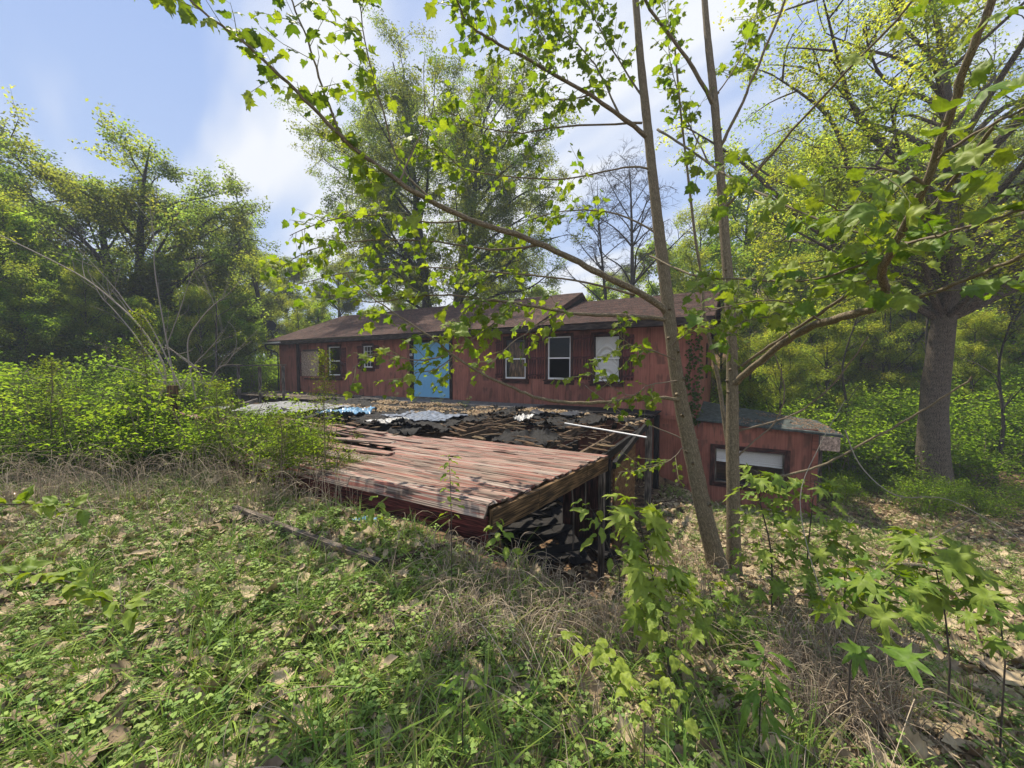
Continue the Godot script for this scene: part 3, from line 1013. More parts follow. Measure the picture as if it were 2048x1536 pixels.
func annex():
	var t := thing("annex", "low red annex with a flat green roof beside the gable", "annex", HOUSE_AT, HOUSE_TURN)
	var wall := Node3D.new(); wall.name = "front_wall"; t.add_child(wall)
	panels(wall, 0.003, 2.55, -2.6, 0.12, 0.0, [Rect2(0.42, -1.42, 1.5, 0.88)], 1.22)
	var g := Geo.new()
	g.bar(Vector3(2.53, -2.6, -2.2), Vector3(2.55, 0.02, -0.023))
	part("side_wall", g.mesh(), M.siding, t)
	g = Geo.new()
	g.bar(Vector3(0.003, -2.6, -2.25), Vector3(2.55, 0.1, -2.205))
	part("back_wall", g.mesh(), M.siding, t)
	g = Geo.new()
	g.bar(Vector3(2.44, -2.6, 0.004), Vector3(2.556, 0.03, 0.03))
	part("corner_board", g.mesh(), M.siding, wall)
	g = Geo.new()
	g.bar(Vector3(0.003, -2.62, -2.2), Vector3(2.52, -1.9, -0.03))
	part("floor", g.mesh(), M.inside, t)
	# roof: a warped sheet with thickness
	var cx := [Vector3(-0.03, 0.225, 0.16), Vector3(2.98, 0.05, 0.16), Vector3(2.9, 0.07, -2.3), Vector3(0.01, 0.50, -2.3)]
	g = Geo.new()
	var n := 16
	for i in n:
		for j in n:
			var p := func(u: float, v: float, dy: float) -> Vector3:
				var q: Vector3 = cx[0].lerp(cx[1], u).lerp(cx[3].lerp(cx[2], u), v)
				return q + Vector3(0, dy + 0.02 * bumps.get_noise_2d(u * 90.0, v * 70.0), 0)
			var u0 := float(i) / n; var u1 := float(i + 1) / n
			var v0 := float(j) / n; var v1 := float(j + 1) / n
			var uvs := [Vector2(u0 * 3, v0 * 2.4), Vector2(u1 * 3, v0 * 2.4), Vector2(u1 * 3, v1 * 2.4), Vector2(u0 * 3, v1 * 2.4)]
			g.quad(p.call(u0, v0, 0), p.call(u1, v0, 0), p.call(u1, v1, 0), p.call(u0, v1, 0), Vector3.UP, uvs)
			g.quad(p.call(u0, v0, -0.05), p.call(u1, v0, -0.05), p.call(u1, v1, -0.05), p.call(u0, v1, -0.05), Vector3.DOWN, uvs)
			if j == 0: g.quad(p.call(u0, 0, -0.05), p.call(u1, 0, -0.05), p.call(u1, 0, 0), p.call(u0, 0, 0), Vector3.BACK, uvs)
			if i == n - 1: g.quad(p.call(1, v0, -0.05), p.call(1, v1, -0.05), p.call(1, v1, 0), p.call(1, v0, 0), Vector3.RIGHT, uvs)
	smoothless(g)
	part("roof", g.mesh(), M.green_roll_roof, t)
	# window with a half drawn blind
	var w := Node3D.new(); w.name = "window"; t.add_child(w)
	var x0 := 0.42; var x1 := 1.92; var y0 := -1.42; var y1 := -0.54
	g = Geo.new()
	for e in [[Vector3(x0 - 0.11, y0 - 0.11, 0.002), Vector3(x0 + 0.0, y1 + 0.11, 0.035)], [Vector3(x1, y0 - 0.11, 0.002), Vector3(x1 + 0.11, y1 + 0.11, 0.035)], [Vector3(x0, y1, 0.002), Vector3(x1, y1 + 0.11, 0.032)], [Vector3(x0, y0 - 0.11, 0.002), Vector3(x1, y0, 0.032)]]:
		g.bar(e[0], e[1])
	part("frame", g.mesh(), M.old_red_trim, w)
	g = Geo.new()
	g.bar(Vector3(x0, y0, -0.05), Vector3(x1, y0 + 0.035, -0.01))
	g.bar(Vector3(x0, y0 + 0.035, -0.05), Vector3(x0 + 0.035, y1, -0.01))
	g.bar(Vector3(x1 - 0.035, y0 + 0.035, -0.05), Vector3(x1, y1, -0.01))
	part("sash", g.mesh(), M.grey_wood, w)
	g = Geo.new()
	g.bar(Vector3(x0 + 0.035, y0 + 0.035, -0.03), Vector3(x1 - 0.035, y1, -0.026))
	part("pane", g.mesh(), M.glass, w)
	var bl := thing("window_blind", "white slatted blind pulled half down in the annex window", "blind", HOUSE_AT, HOUSE_TURN)
	for k in 13:
		g = Geo.new()
		var y := y1 - 0.02 - k * 0.027
		g.box(Transform3D(Basis(Vector3.RIGHT, 0.9 + rf(-0.1, 0.1)) * Basis(Vector3.BACK, rf(-0.004, 0.004) - 0.004 * k), Vector3((x0 + x1) * 0.5, y, -0.07)), Vector3(1.46, 0.002, 0.028))
		part("slat", g.mesh(), M.white_vinyl, bl)
	g = Geo.new()
	g.bar(Vector3(2.56, -0.33, 0.16), Vector3(2.92, 0.0, 0.172))
	var ob := part("board_scrap", g.mesh(), M.plywood, self, house_frame)
	tag(ob, "small pale plywood square hanging under the annex roof corner", "board")
	g = Geo.new()
	g.bar(Vector3(2.86, -2.5, -1.9), Vector3(2.95, -0.02, -1.81))
	part("corner_post", g.mesh(), M.grey_wood, t)

func smoothless(_g: Geo): pass

func dish():
	var at := hw(-19.9, 2.84, 0.0)
	var t := thing("satellite_dish", "black satellite dish on the roof's left corner", "satellite dish", at)
	var g := Geo.new()
	var face := (EYE + Vector3(0, 12, 0) + Vector3(-6, 0, 0) - at).normalized()
	var rx := face.cross(Vector3.UP).normalized()
	var ry := rx.cross(face).normalized()
	var c := Vector3(-0.25, 0.86, 0.0)
	var rings := 6
	var seg := 28
	for j in rings + 1:
		for k in seg + 1:
			var a := TAU * k / seg
			var r := float(j) / rings
			var p := c + rx * cos(a) * r * 0.40 + ry * sin(a) * r * 0.34 - face * 0.09 * (1.0 - r * r)
			g.vert(p, face, Vector2(a, r))
	for j in rings:
		for k in seg:
			var a := j * (seg + 1) + k
			var b := a + seg + 1
			g.ix.append_array(PackedInt32Array([a, b, b + 1, a, b + 1, a + 1]))
	smooth(g)
	part("reflector", g.mesh(), M.dark_metal, t)
	g = Geo.new()
	g.tube(PackedVector3Array([Vector3(0.05, 0.0, 0.0), Vector3(0.0, 0.35, 0.0), c - face * 0.1]), PackedFloat32Array([0.025, 0.025, 0.025]), 8)
	part("mast", g.mesh(), M.dark_metal, t)
	g = Geo.new()
	g.tube(PackedVector3Array([c - ry * 0.33, c - ry * 0.22 + face * 0.35]), PackedFloat32Array([0.014, 0.014]), 6)
	g.box(Transform3D(Basis(), c - ry * 0.2 + face * 0.36), Vector3(0.09, 0.07, 0.07))
	part("feed_arm", g.mesh(), M.fascia_grey, t)
	for s in [-0.25, 0.3]:
		g = Geo.new()
		g.tube(PackedVector3Array([Vector3(s, -0.02, -0.1), Vector3(0.0, 0.42, 0.0)]), PackedFloat32Array([0.012, 0.012]), 6)
		part("strut", g.mesh(), M.fascia_grey, t)

# a torn or crumpled sheet over a rectangle of the house frame
func sheet(x0: float, x1: float, z0: float, z1: float, y: float, cell: float, rag: float, bump: float, sd: int, holes := 0.0, curl := 0.0) -> Geo:
	var g := Geo.new()
	var nx := maxi(2, int(absf(x1 - x0) / cell))
	var nz := maxi(2, int(absf(z1 - z0) / cell))
	var f := noise(0.9, 4, FastNoiseLite.TYPE_SIMPLEX_SMOOTH, sd)
	var fine := noise(4.0, 2, FastNoiseLite.TYPE_SIMPLEX_SMOOTH, sd + 3)
	var keep := {}
	for j in nz + 1:
		for i in nx + 1:
			var x := lerpf(x0, x1, float(i) / nx)
			var z := lerpf(z0, z1, float(j) / nz)
			var wx := x + fine.get_noise_2d(x * 1.3, z * 1.3) * cell * 0.5
			var wz := z + fine.get_noise_2d(x * 1.3 + 50.0, z * 1.3) * cell * 0.5
			var edge := minf(minf(x - x0, x1 - x), minf(z - z0, z1 - z))
			var up := f.get_noise_2d(x * 1.2, z * 1.2) * bump + fine.get_noise_2d(x * 2.0, z * 2.0) * bump * 0.4
			var m := edge + f.get_noise_2d(x * 1.5 + 9.0, z * 1.5) * rag
			up += curl * exp(-maxf(m, 0.0) / 0.10) * f.get_noise_2d(x * 0.9 + 30.0, z * 0.9)
			keep[Vector2i(i, j)] = m > 0.0 and fine.get_noise_2d(x * 0.55 + 20.0, z * 0.55) > -1.0 + holes
			g.vert(Vector3(wx, y + up, wz), Vector3.UP, Vector2(x, z))
	for j in nz:
		for i in nx:
			if keep[Vector2i(i, j)] and keep[Vector2i(i + 1, j)] and keep[Vector2i(i, j + 1)] and keep[Vector2i(i + 1, j + 1)]:
				var a := j * (nx + 1) + i
				var b := a + nx + 1
				g.ix.append_array(PackedInt32Array([a, a + 1, b + 1, a, b + 1, b]))
	smooth(g)
	# turned-down edge: a second layer just under the first
	var m := g.v.size()
	var cnt := g.ix.size()
	for i in m:
		g.vert(g.v[i] - Vector3(0, 0.018, 0), -g.n[i], g.uv[i])
	for i in range(0, cnt, 3):
		g.ix.append_array(PackedInt32Array([m + g.ix[i], m + g.ix[i + 2], m + g.ix[i + 1]]))
	return g

func make_porch():
	var t := thing("collapsed_porch", "collapsed flat porch roof of worn red boards over charred rafters", "porch", HOUSE_AT, HOUSE_TURN)
	var tones := [Color(1.0, 0.95, 0.92), Color(0.80, 0.75, 0.71), Color(1.12, 1.05, 1.02), Color(0.92, 0.80, 0.76), Color(0.66, 0.61, 0.58), Color(0.86, 0.82, 0.81)]
	# red boards, running along the house
	var rows := 20
	for r in rows:
		var f := float(r) / (rows - 1)
		var z := lerpf(5.80, 8.38, f)
		var right := lerpf(-0.87, -1.16, f) + rf(-0.035, 0.035)
		var x := right
		var end := -12.5 if r < 9 else lerpf(-9.5, -6.0, (r - 9) / 10.0) + rf(-0.5, 0.5)
		var y := 0.30 + rf(-0.004, 0.004) + 0.055 * f
		var k := 0
		while x > end + 0.4:
			var ln := minf(rf(2.4, 4.2), x - end)
			if r > 4 and k == 0: ln = minf(rf(2.2, 4.4), x - end)
			var gap := 0.006
			if k > 0 and x < -3.2 and rf(0, 1) < 0.35: gap = rf(0.15, 0.8)
			var cx := x - ln * 0.5
			var tilt := rf(-0.006, 0.006) + (rf(-0.06, 0.06) if cx < -4.6 else 0.0)
			var tr := Transform3D(Basis(Vector3.UP, rf(-0.003, 0.003)) * Basis(Vector3.BACK, tilt) * Basis(Vector3.RIGHT, rf(-0.03, 0.03)), Vector3(cx, y + (0.0 if cx > -4.6 else rf(-0.12, 0.03)), z))
			var g := Geo.new()
			g.board(tr, Vector3(ln - 0.006, 0.026, 0.135), 10, 0.006, rng, tones[rng.randi() % 6], Vector2(rf(0, 8), rf(0, 4)), 0.02)
			part("plank", g.mesh(true), M.worn_red_boards, t)
			x -= ln + gap
			k += 1
	# splinters lifted from the boards
	for s in [[-2.75, 7.05, 0.36], [-3.35, 6.75, 0.3], [-3.4, 7.4, 0.22], [-1.5, 6.5, 0.25], [-2.2, 6.4, 0.4]]:
		var g := Geo.new()
		var tr := Transform3D(Basis(Vector3.UP, rf(-0.12, 0.12)) * Basis(Vector3.BACK, rf(0.04, 0.14)), Vector3(s[0], 0.335, s[1]))
		g.board(tr, Vector3(s[2], 0.012, 0.05), 4, 0.008, rng, Color(0.7, 0.6, 0.58), Vector2(rf(0, 8), rf(0, 4)), 0.03)
		part("splinter", g.mesh(true), M.worn_red_boards, t)
	# bent trim over the front edge and the panel below
	for s in [[-1.17, -3.0], [-3.01, -5.3], [-5.31, -8.0]]:
		var g := Geo.new()
		var ln: float = s[0] - s[1]
		g.board(Transform3D(Basis(Vector3.RIGHT, 1.05), Vector3((s[0] + s[1]) * 0.5, 0.312, 8.50)), Vector3(ln, 0.022, 0.13), 8, 0.01, rng, Color(1.25, 0.95, 0.9), Vector2(rf(0, 8), 0.1), 0.01)
		part("edge_trim", g.mesh(true), M.worn_red_boards, t)
		g = Geo.new()
		g.bar(Vector3(s[1] + 0.004, -0.16, 8.46), Vector3(s[0], 0.25, 8.49))
		part("fascia_board", g.mesh(), M.shutter_red, t)
	# beam along the right edge: three lengths of timber, doubled at the near joint
	var be := [Vector3(-1.14, 0.215, 8.46), Vector3(-1.045, 0.205, 7.7), Vector3(-0.935, 0.185, 6.45), Vector3(-0.85, 0.17, 5.75)]
	for i in 3:
		var g := Geo.new()
		g.beam(be[i], be[i + 1].lerp(be[i], 0.004), 0.045, 0.20)
		part("edge_beam", g.mesh(), M.treated_beam, t)
	var jb := Geo.new()
	jb.bar(Vector3(-1.16, -0.15, 8.4), Vector3(-1.07, 0.06, 8.52))
	part("bracket_block", jb.mesh(), M.treated_beam, t)
	# rafters
	var x := -1.35
	var ri := 0
	while x > -12.4:
		var z1 := 8.45
		var z0 := 0.95
		var g := Geo.new()
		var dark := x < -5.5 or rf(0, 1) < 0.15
		var drop := -0.02 + rf(-0.015, 0.0)
		if ri in [1, 5]:    # broken: only the outer half stays up, the inner end hangs
			g.beam(Vector3(x, 0.17, z1), Vector3(x + 0.05, 0.16, 4.6), 0.045, 0.17)
			part("rafter", g.mesh(true), M.charred, t)
			g = Geo.new()
			g.beam(Vector3(x + rf(-0.2, 0.2), -0.55, 4.4), Vector3(x, 0.15, 1.6), 0.045, 0.17)
			part("rafter", g.mesh(true), M.charred, t)
		else:
			g.beam(Vector3(x, 0.175 + drop, z1), Vector3(x + rf(-0.05, 0.05), 0.185 + drop, z0), 0.045, 0.18, Color(1.25, 1.15, 1.05) * rf(0.6, 1.2))
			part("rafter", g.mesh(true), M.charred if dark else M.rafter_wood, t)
		x -= 0.42
		ri += 1
	# ledger, deck strip along the wall
	for s in [[-0.95, -4.4], [-4.41, -8.0], [-8.01, -12.2]]:
		var g := Geo.new()
		g.board(Transform3D(Basis(), Vector3((s[0] + s[1]) * 0.5, 0.375, 0.62)), Vector3(s[0] - s[1], 0.09, 1.18), 12, 0.012, rng, Color.WHITE, Vector2(s[0], 0.3), 0.06)
		part("wall_strip", g.mesh(), M.concrete if s[0] < -4.0 else M.tar_paper, t)
	# sheathing boards that remain on the rafters, with felt on top
	var sheets := [[-4.5, -12.4, 1.1, 5.45, 11, 0.6], [-1.0, -4.7, 1.1, 2.8, 23, 0.6], [-2.3, -3.3, 2.8, 3.7, 5, 0.4], [-1.9, -2.9, 4.8, 5.7, 9, 0.35], [-4.0, -5.6, 5.0, 5.75, 14, 0.3]]
	for s in sheets:
		var g := sheet(s[1], s[0], s[2], s[3], 0.325, 0.045, s[5] * 1.3, 0.09, s[4], 0.0, 0.35)
		part("roofing_felt", g.mesh(), M.tar_paper, t)
	# loose ends of boards sticking out of the felt, pale where the wood is torn
	for i in 46:
		var g := Geo.new()
		var zz := rf(2.6, 5.6)
		var xx := rf(-4.6, -1.0) if i < 32 else rf(-9.0, -4.6)
		if i >= 32: zz = rf(4.6, 5.7)
		var ln := rf(0.15, 0.5)
		g.board(Transform3D(Basis(Vector3.UP, rf(-0.25, 0.25)) * Basis(Vector3.BACK, rf(-0.12, 0.12)), Vector3(xx, 0.30 + rf(-0.02, 0.03), zz)), Vector3(ln, 0.02, rf(0.05, 0.12)), 4, 0.008, rng, Color(1.1, 0.95, 0.8) * rf(0.35, 1.25), Vector2(rf(0, 5), rf(0, 5)), 0.03)
		part("broken_board", g.mesh(true), M.rafter_wood, t)
	# grey roofing membrane at the left, over foam board
	var g2 := sheet(-12.7, -9.2, 3.5, 6.1, 0.40, 0.11, 0.25, 0.05, 41)
	part("roof_membrane", g2.mesh(), M.membrane, t)
	for i in 9:
		var g := Geo.new()
		var xx := -12.2 + i * 0.36
		g.beam(Vector3(xx, 0.31, 5.9 + rf(-0.15, 0.1)), Vector3(xx + 0.33, 0.30, 6.0 + rf(-0.15, 0.1)), 0.12, 0.10)
		part("foam_block", g.mesh(), M.membrane, t)
	# jumbled boards at the ruined left front
	for i in 26:
		var g := Geo.new()
		var xx := rf(-12.0, -6.2)
		var zz := rf(6.3, 8.7)
		var tr := Transform3D(Basis(Vector3.UP, rf(-0.9, 0.9)) * Basis(Vector3.BACK, rf(-0.22, 0.22)), Vector3(xx, 0.17 + rf(-0.12, 0.12), zz))
		g.board(tr, Vector3(rf(0.8, 2.4), 0.03, 0.13), 6, 0.012, rng, Color(1, 0.95, 0.92) * rf(0.7, 1.1), Vector2(rf(0, 8), rf(0, 4)), 0.03)
		part("fallen_board", g.mesh(true), M.worn_red_boards if i % 2 == 0 else M.grey_wood, t)
	# right end: posts, sheets and the way into the dark underneath
	var ends := [["plywood_panel", Vector3(-1.02, -2.1, 3.1), Vector3(-0.98, 0.12, 4.75), "osb"], ["post", Vector3(-1.0, -2.1, 1.75), Vector3(-0.87, 0.2, 1.9), "grey_wood"], ["post", Vector3(-1.06, -2.1, 5.35), Vector3(-0.98, 0.10, 5.45), "grey_wood"], ["post", Vector3(-1.12, -2.1, 4.82), Vector3(-1.03, 0.12, 4.92), "charred"], ["red_panel", Vector3(-2.0, -2.1, 4.55), Vector3(-1.25, 0.08, 4.59), "old_red_trim"], ["lintel", Vector3(-0.99, 0.13, 1.9), Vector3(-0.93, 0.26, 5.6), "charred"], ["post", Vector3(-1.06, -2.0, 0.2), Vector3(-0.93, 0.28, 0.33), "charred"]]
	for e in ends:
		var g := Geo.new()
		g.bar(e[1], e[2])
		part(e[0], g.mesh(true), M[e[3]], t)
	for s in [[-1.05, 7.25, 0.9], [-0.98, 6.9, 0.5]]:
		var g := Geo.new()
		g.board(Transform3D(Basis(Vector3.BACK, -PI * 0.5 + 0.03), Vector3(s[0], 0.14 - s[2] * 0.5, s[1] - 0.6)), Vector3(s[2], 0.008, 0.06), 6, 0.02, rng, Color(0.6, 0.6, 0.62), Vector2(0, 0), 0.04)
		part("hanging_strip", g.mesh(true), M.grey_wood, t)
	# inner partitions and floor of the space below
	var g3 := Geo.new()
	g3.bar(Vector3(-12.4, -2.0, 8.3), Vector3(-1.25, 0.1, 8.4))
	part("front_footing", g3.mesh(), M.foundation, t)
	g3 = Geo.new()
	g3.bar(Vector3(-12.6, -2.0, 0.3), Vector3(-12.45, 0.1, 8.4))
	part("side_footing", g3.mesh(), M.foundation, t)

	# black boards added in place of shade below, and pale chips over the felt
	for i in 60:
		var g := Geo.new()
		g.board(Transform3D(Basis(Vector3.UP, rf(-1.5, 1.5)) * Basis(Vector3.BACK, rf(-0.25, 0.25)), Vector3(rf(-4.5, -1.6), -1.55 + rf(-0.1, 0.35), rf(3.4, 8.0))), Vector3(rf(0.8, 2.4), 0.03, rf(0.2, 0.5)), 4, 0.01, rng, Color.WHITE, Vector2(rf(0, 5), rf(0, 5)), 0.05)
		part("added_dark_board", g.mesh(true), M.charred, t)
	var chips := Geo.new()
	for i in 420:
		var zz := rf(1.2, 5.7)
		var xx := rf(-4.8, -1.0) if i < 260 else rf(-12.0, -4.8)
		if i >= 260: zz = rf(2.5, 5.6)
		var ln := rf(0.03, 0.22)
		chips.box(Transform3D(Basis(Vector3.UP, rf(-0.5, 0.5)) * Basis(Vector3.BACK, rf(-0.2, 0.2)), Vector3(xx, 0.335 + rf(-0.03, 0.04), zz)), Vector3(ln, 0.008, rf(0.01, 0.05)), Color(1.2, 1.0, 0.85) * rf(0.3, 1.7), Vector2(rf(0, 5), 0))
	part("wood_chips", chips.mesh(true), M.rafter_wood, t).set_meta("kind", "stuff")

	# things lying on the porch roof
	var o := tag(part("blue_tarp", sheet(-8.55, -7.55, 4.0, 5.35, 0.43, 0.05, 0.22, 0.16, 77).mesh(), M.blue_tarp, self, house_frame), "bright blue crumpled tarp in a hollow of the porch roof", "tarp")
	o = tag(part("grey_tarp", sheet(-6.9, -4.9, 3.5, 4.7, 0.39, 0.06, 0.45, 0.07, 91).mesh(), M.dull_tarp, self, house_frame), "faded blue grey tarp lying among leaves on the porch roof", "tarp")
	o = tag(part("plastic_sheet", sheet(-6.4, -5.7, 4.7, 5.6, 0.38, 0.035, 0.22, 0.10, 57).mesh(), M.white_plastic, self, house_frame), "wrinkled whitish plastic spilling into a gap before the red boards", "plastic sheet")
	o = tag(part("black_plastic", sheet(-3.9, -2.5, 1.5, 2.6, 0.40, 0.05, 0.3, 0.10, 68).mesh(), M.black_plastic, self, house_frame), "shiny black plastic sheet below the window with the white lower sash", "plastic sheet")
	o = tag(part("cloth_bundle", sheet(-3.5, -3.05, 3.5, 3.9, 0.46, 0.03, 0.12, 0.16, 33).mesh(), M.white_plastic, self, house_frame), "dirty white bundle of cloth at the edge of the charred rafters", "cloth")
	var g4 := Geo.new()
	g4.tube(PackedVector3Array([Vector3(-2.31, 0.40, 3.72), Vector3(-1.4, 0.405, 4.15), Vector3(-0.50, 0.40, 4.57)]), PackedFloat32Array([0.016, 0.016, 0.016]), 8)
	tag(part("white_pole", g4.mesh(), M.white_vinyl, self, house_frame), "thin white pole laid across the charred rafters", "pole")
	g4 = Geo.new()
	g4.beam(Vector3(-0.80, 0.42, 2.6), Vector3(-0.60, 0.30, 6.3), 0.05, 0.09)
	tag(part("charred_beam", g4.mesh(), M.charred, self, house_frame), "long charred beam leaning along the right end of the porch", "beam")
	g4 = Geo.new()
	g4.beam(px(425, 829, 9.6), px(515, 800, 10.6), 0.07, 0.09)
	tag(part("grey_timber", g4.mesh(true), M.grey_wood, self), "grey timber sticking up at the porch's ruined left corner", "timber")
	for s in [[-12.0, 0.7, 0.5], [-11.0, 1.0, -0.2], [-11.6, 1.5, 0.15]]:
		var g := Geo.new()
		g.board(Transform3D(Basis(Vector3.UP, s[2]), Vector3(s[0], 0.43, s[1] + 0.4)), Vector3(1.3, 0.02, 0.09), 5, 0.01, rng, Color(1.4, 1.4, 1.4), Vector2(rf(0, 4), 0), 0.02)
		part("loose_lath", g.mesh(true), M.grey_wood, t)
	# deck to the left of the porch, with its railing
	var dk := thing("side_deck", "old board deck under the boarded window at the house's left end", "deck", HOUSE_AT, HOUSE_TURN)
	var zz := 0.12
	while zz < 2.5:
		var g := Geo.new()
		g.board(Transform3D(Basis(), Vector3(-16.2, 0.36, zz)), Vector3(6.6 + rf(-0.3, 0.3), 0.03, 0.135), 8, 0.01, rng, Color(1, 0.92, 0.85) * rf(0.75, 1.1), Vector2(rf(0, 8), rf(0, 3)), 0.02)
		part("deck_board", g.mesh(true), M.grey_wood, dk)
		zz += 0.15
	for q in [-19.2, -17.2, -15.2, -13.2]:
		var g := Geo.new()
		g.bar(Vector3(q, -0.2, 0.1), Vector3(q + 0.06, 0.325, 2.5))
		part("joist", g.mesh(), M.dark_trim, dk)
	var rl := thing("deck_railing", "weathered grey railing standing left of the house", "railing", HOUSE_AT, HOUSE_TURN)
	g4 = Geo.new()
	g4.board(Transform3D(Basis(Vector3.BACK, 0.008), Vector3(-18.1, 1.66, 2.55)), Vector3(7.2, 0.05, 0.13), 8, 0.01, rng, Color(1.2, 1.15, 1.1), Vector2(0, 0), 0.01)
	part("top_rail", g4.mesh(true), M.grey_wood, rl)
	for q in [[-21.5, 1.6], [-19.8, 1.6], [-18.0, 1.6], [-16.3, 1.6], [-14.62, 1.62]]:
		var g := Geo.new()
		g.bar(Vector3(q[0] - 0.045, -0.3, 2.5), Vector3(q[0] + 0.045, q[1], 2.59))
		part("post", g.mesh(true), M.grey_wood, rl)
	# garden edging timbers
	var e0 := [[470, 1029, 548, 1062], [549, 1063, 762, 1152]]
	for i in 2:
		var a := on_ground(e0[i][0], e0[i][1] + 12)
		var b := on_ground(e0[i][2], e0[i][3] + 6)
		var g := Geo.new()
		g.beam(a + Vector3(0, 0.07, 0), b + Vector3(0, 0.055, 0), 0.05, 0.15, Color(0.9, 0.85, 0.8))
		tag(part("edging_board", g.mesh(true), M.grey_wood, self), ["short far length of grey edging board in the grass", "long near length of grey edging board pointing at the foreground corner"][i], "edging board", "edging boards round the bed")
	var a2 := on_ground(775, 1150)
	var b2 := on_ground(925, 1100)
	g4 = Geo.new()
	g4.beam(a2 + Vector3(0, 0.055, 0), b2 + Vector3(0, 0.05, 0), 0.06, 0.12, Color(0.85, 0.68, 0.5))
	tag(part("edging_board", g4.mesh(true), M.grey_wood, self), "brown edging board running from the bed's corner to the porch", "edging board", "edging boards round the bed")
	# stout brown post in the brush at the left
	var pp := on_ground(345, 1000)
	var pt := px(345, 771, 6.0)
	g4 = Geo.new()
	g4.bar(Vector3(pt.x - 0.05, ground_y(pt.x, pt.z) - 0.3, pt.z - 0.05), Vector3(pt.x + 0.05, pt.y, pt.z + 0.05))
	tag(part("square_post", g4.mesh(), M.treated_beam, self), "square brown timber post standing in the brush at the left", "post")
	# rags at the porch front
	var rg := on_ground(735, 1048)
	var gg := sheet(-0.16, 0.16, -0.1, 0.1, 0.05, 0.025, 0.05, 0.09, 12)
	tag(part("blue_rag", gg.mesh(), M.blue_tarp, self, Transform3D(Basis(), rg)), "scrap of light blue tarp on the ground before the porch", "tarp scrap")


# ---------------------------------------------------------------- plants
var LEAF := {}
var SPRAY := {}
var TONES := []

# a twig's worth of small folded leaves
func spray(count: int, reach: float, ln: float, wide: float, hang: float, flat := 0.6) -> ArrayMesh:
	var g := Geo.new()
	for i in count:
		var at := Vector3(rf(-1, 1), rf(-1, 1) * 0.75, rf(-1, 1)) * reach
		var d := Vector3(rf(-1, 1), rf(-0.6, 0.5) - hang, rf(-1, 1)).normalized()
		var up := (Vector3.UP * flat + Vector3(rf(-1, 1), rf(-0.4, 1), rf(-1, 1)) * 0.8).normalized()
		var x := d.cross(up).normalized()
		var z := x.cross(d).normalized()
		var l := ln * rf(0.7, 1.25)
		var w := l * wide * 0.5
		var tone := rf(0.72, 1.25)
		var col := Color(tone * rf(0.9, 1.12), tone, tone * rf(0.8, 1.1))
		var k := g.v.size()
		g.vert(at, z, Vector2(0.5, 0.875), col)
		g.vert(at + d * l * 0.45 + x * w + z * w * 0.35, (z - x * 0.3).normalized(), Vector2(0.8, 0.5), col)
		g.vert(at + d * l + z * -l * 0.08, z, Vector2(0.5, 0.0), col)
		g.vert(at + d * l * 0.45 - x * w + z * w * 0.35, (z + x * 0.3).normalized(), Vector2(0.2, 0.5), col)
		g.ix.append_array(PackedInt32Array([k, k + 2, k + 1, k, k + 3, k + 2]))
	return g.mesh(true)

func tuft(count: int, spread: float, ln: float, w: float, lean: float) -> ArrayMesh:
	var g := Geo.new()
	for i in count:
		var a := rf(0, TAU)
		var out := Vector3(cos(a), 0, sin(a))
		var side := Vector3(-sin(a), 0, cos(a)).rotated(Vector3.UP, rf(-0.7, 0.7))
		var p := out * rf(0, spread)
		var l := ln * rf(0.5, 1.15)
		var le := lean * rf(0.2, 1.3)
		var tone := rf(0.75, 1.2)
		var col := Color(tone * rf(0.9, 1.2), tone, tone * rf(0.7, 1.1))
		var k := g.v.size()
		var seg := 3
		for s in seg + 1:
			var f := float(s) / seg
			var c := p + Vector3.UP * l * (f - 0.35 * le * f * f) + out * l * le * f * f
			var ww := w * (1.0 - f * f) * 0.5 + 0.0004
			var nn := (Vector3.UP * le * f + out * -0.2 + side.cross(Vector3.UP) * 0.8).normalized()
			g.vert(c - side * ww, nn, Vector2(0, f), col)
			g.vert(c + side * ww, nn, Vector2(1, f), col)
		for s in seg:
			var b := k + s * 2
			g.ix.append_array(PackedInt32Array([b, b + 2, b + 3, b, b + 3, b + 1]))
	return g.mesh(true)

func weed(stems: int, reach: float, leaf: float, per: int) -> ArrayMesh:
	var g := Geo.new()
	for i in stems:
		var a := rf(0, TAU)
		var tip := Vector3(cos(a) * reach * rf(0.2, 1.0), reach * rf(0.5, 1.2), sin(a) * reach * rf(0.2, 1.0))
		var p := catmull([Vector3.ZERO, tip * 0.45 + Vector3(0, reach * 0.2, 0), tip], 2)
		g.tube(p, taper(p.size(), 0.0016, 0.0007), 3, 0.0, null, Color(0.8, 0.8, 0.7))
		for k in per:
			var f := (k + 1.0) / per
			var at := (Vector3.ZERO).lerp(tip, f) + Vector3(0, reach * 0.2 * sin(f * PI), 0)
			var b := rf(0, TAU)
			var d := Vector3(cos(b), rf(-0.1, 0.5), sin(b)).normalized()
			var x := d.cross(Vector3.UP).normalized()
			var z := x.cross(d).normalized()
			var l := leaf * rf(0.7, 1.2)
			var w := l * 0.36
			var tone := rf(0.75, 1.2)
			var col := Color(tone, tone, tone * 0.95)
			var q := g.v.size()
			g.vert(at, z, Vector2(0.5, 0.8), col)
			for s in [[0.3, 0.8], [0.62, 0.95], [1.0, 0.0], [0.62, -0.95], [0.3, -0.8]]:
				g.vert(at + d * l * s[0] + x * w * s[1] + z * (absf(s[1]) * w * 0.25 - l * s[0] * s[0] * 0.2), z, Vector2(0.5 + s[1] * 0.3, 0.8 - s[0] * 0.7), col)
			for s in 4:
				g.ix.append_array(PackedInt32Array([q, q + 2 + s, q + 1 + s]))
	return g.mesh(true)

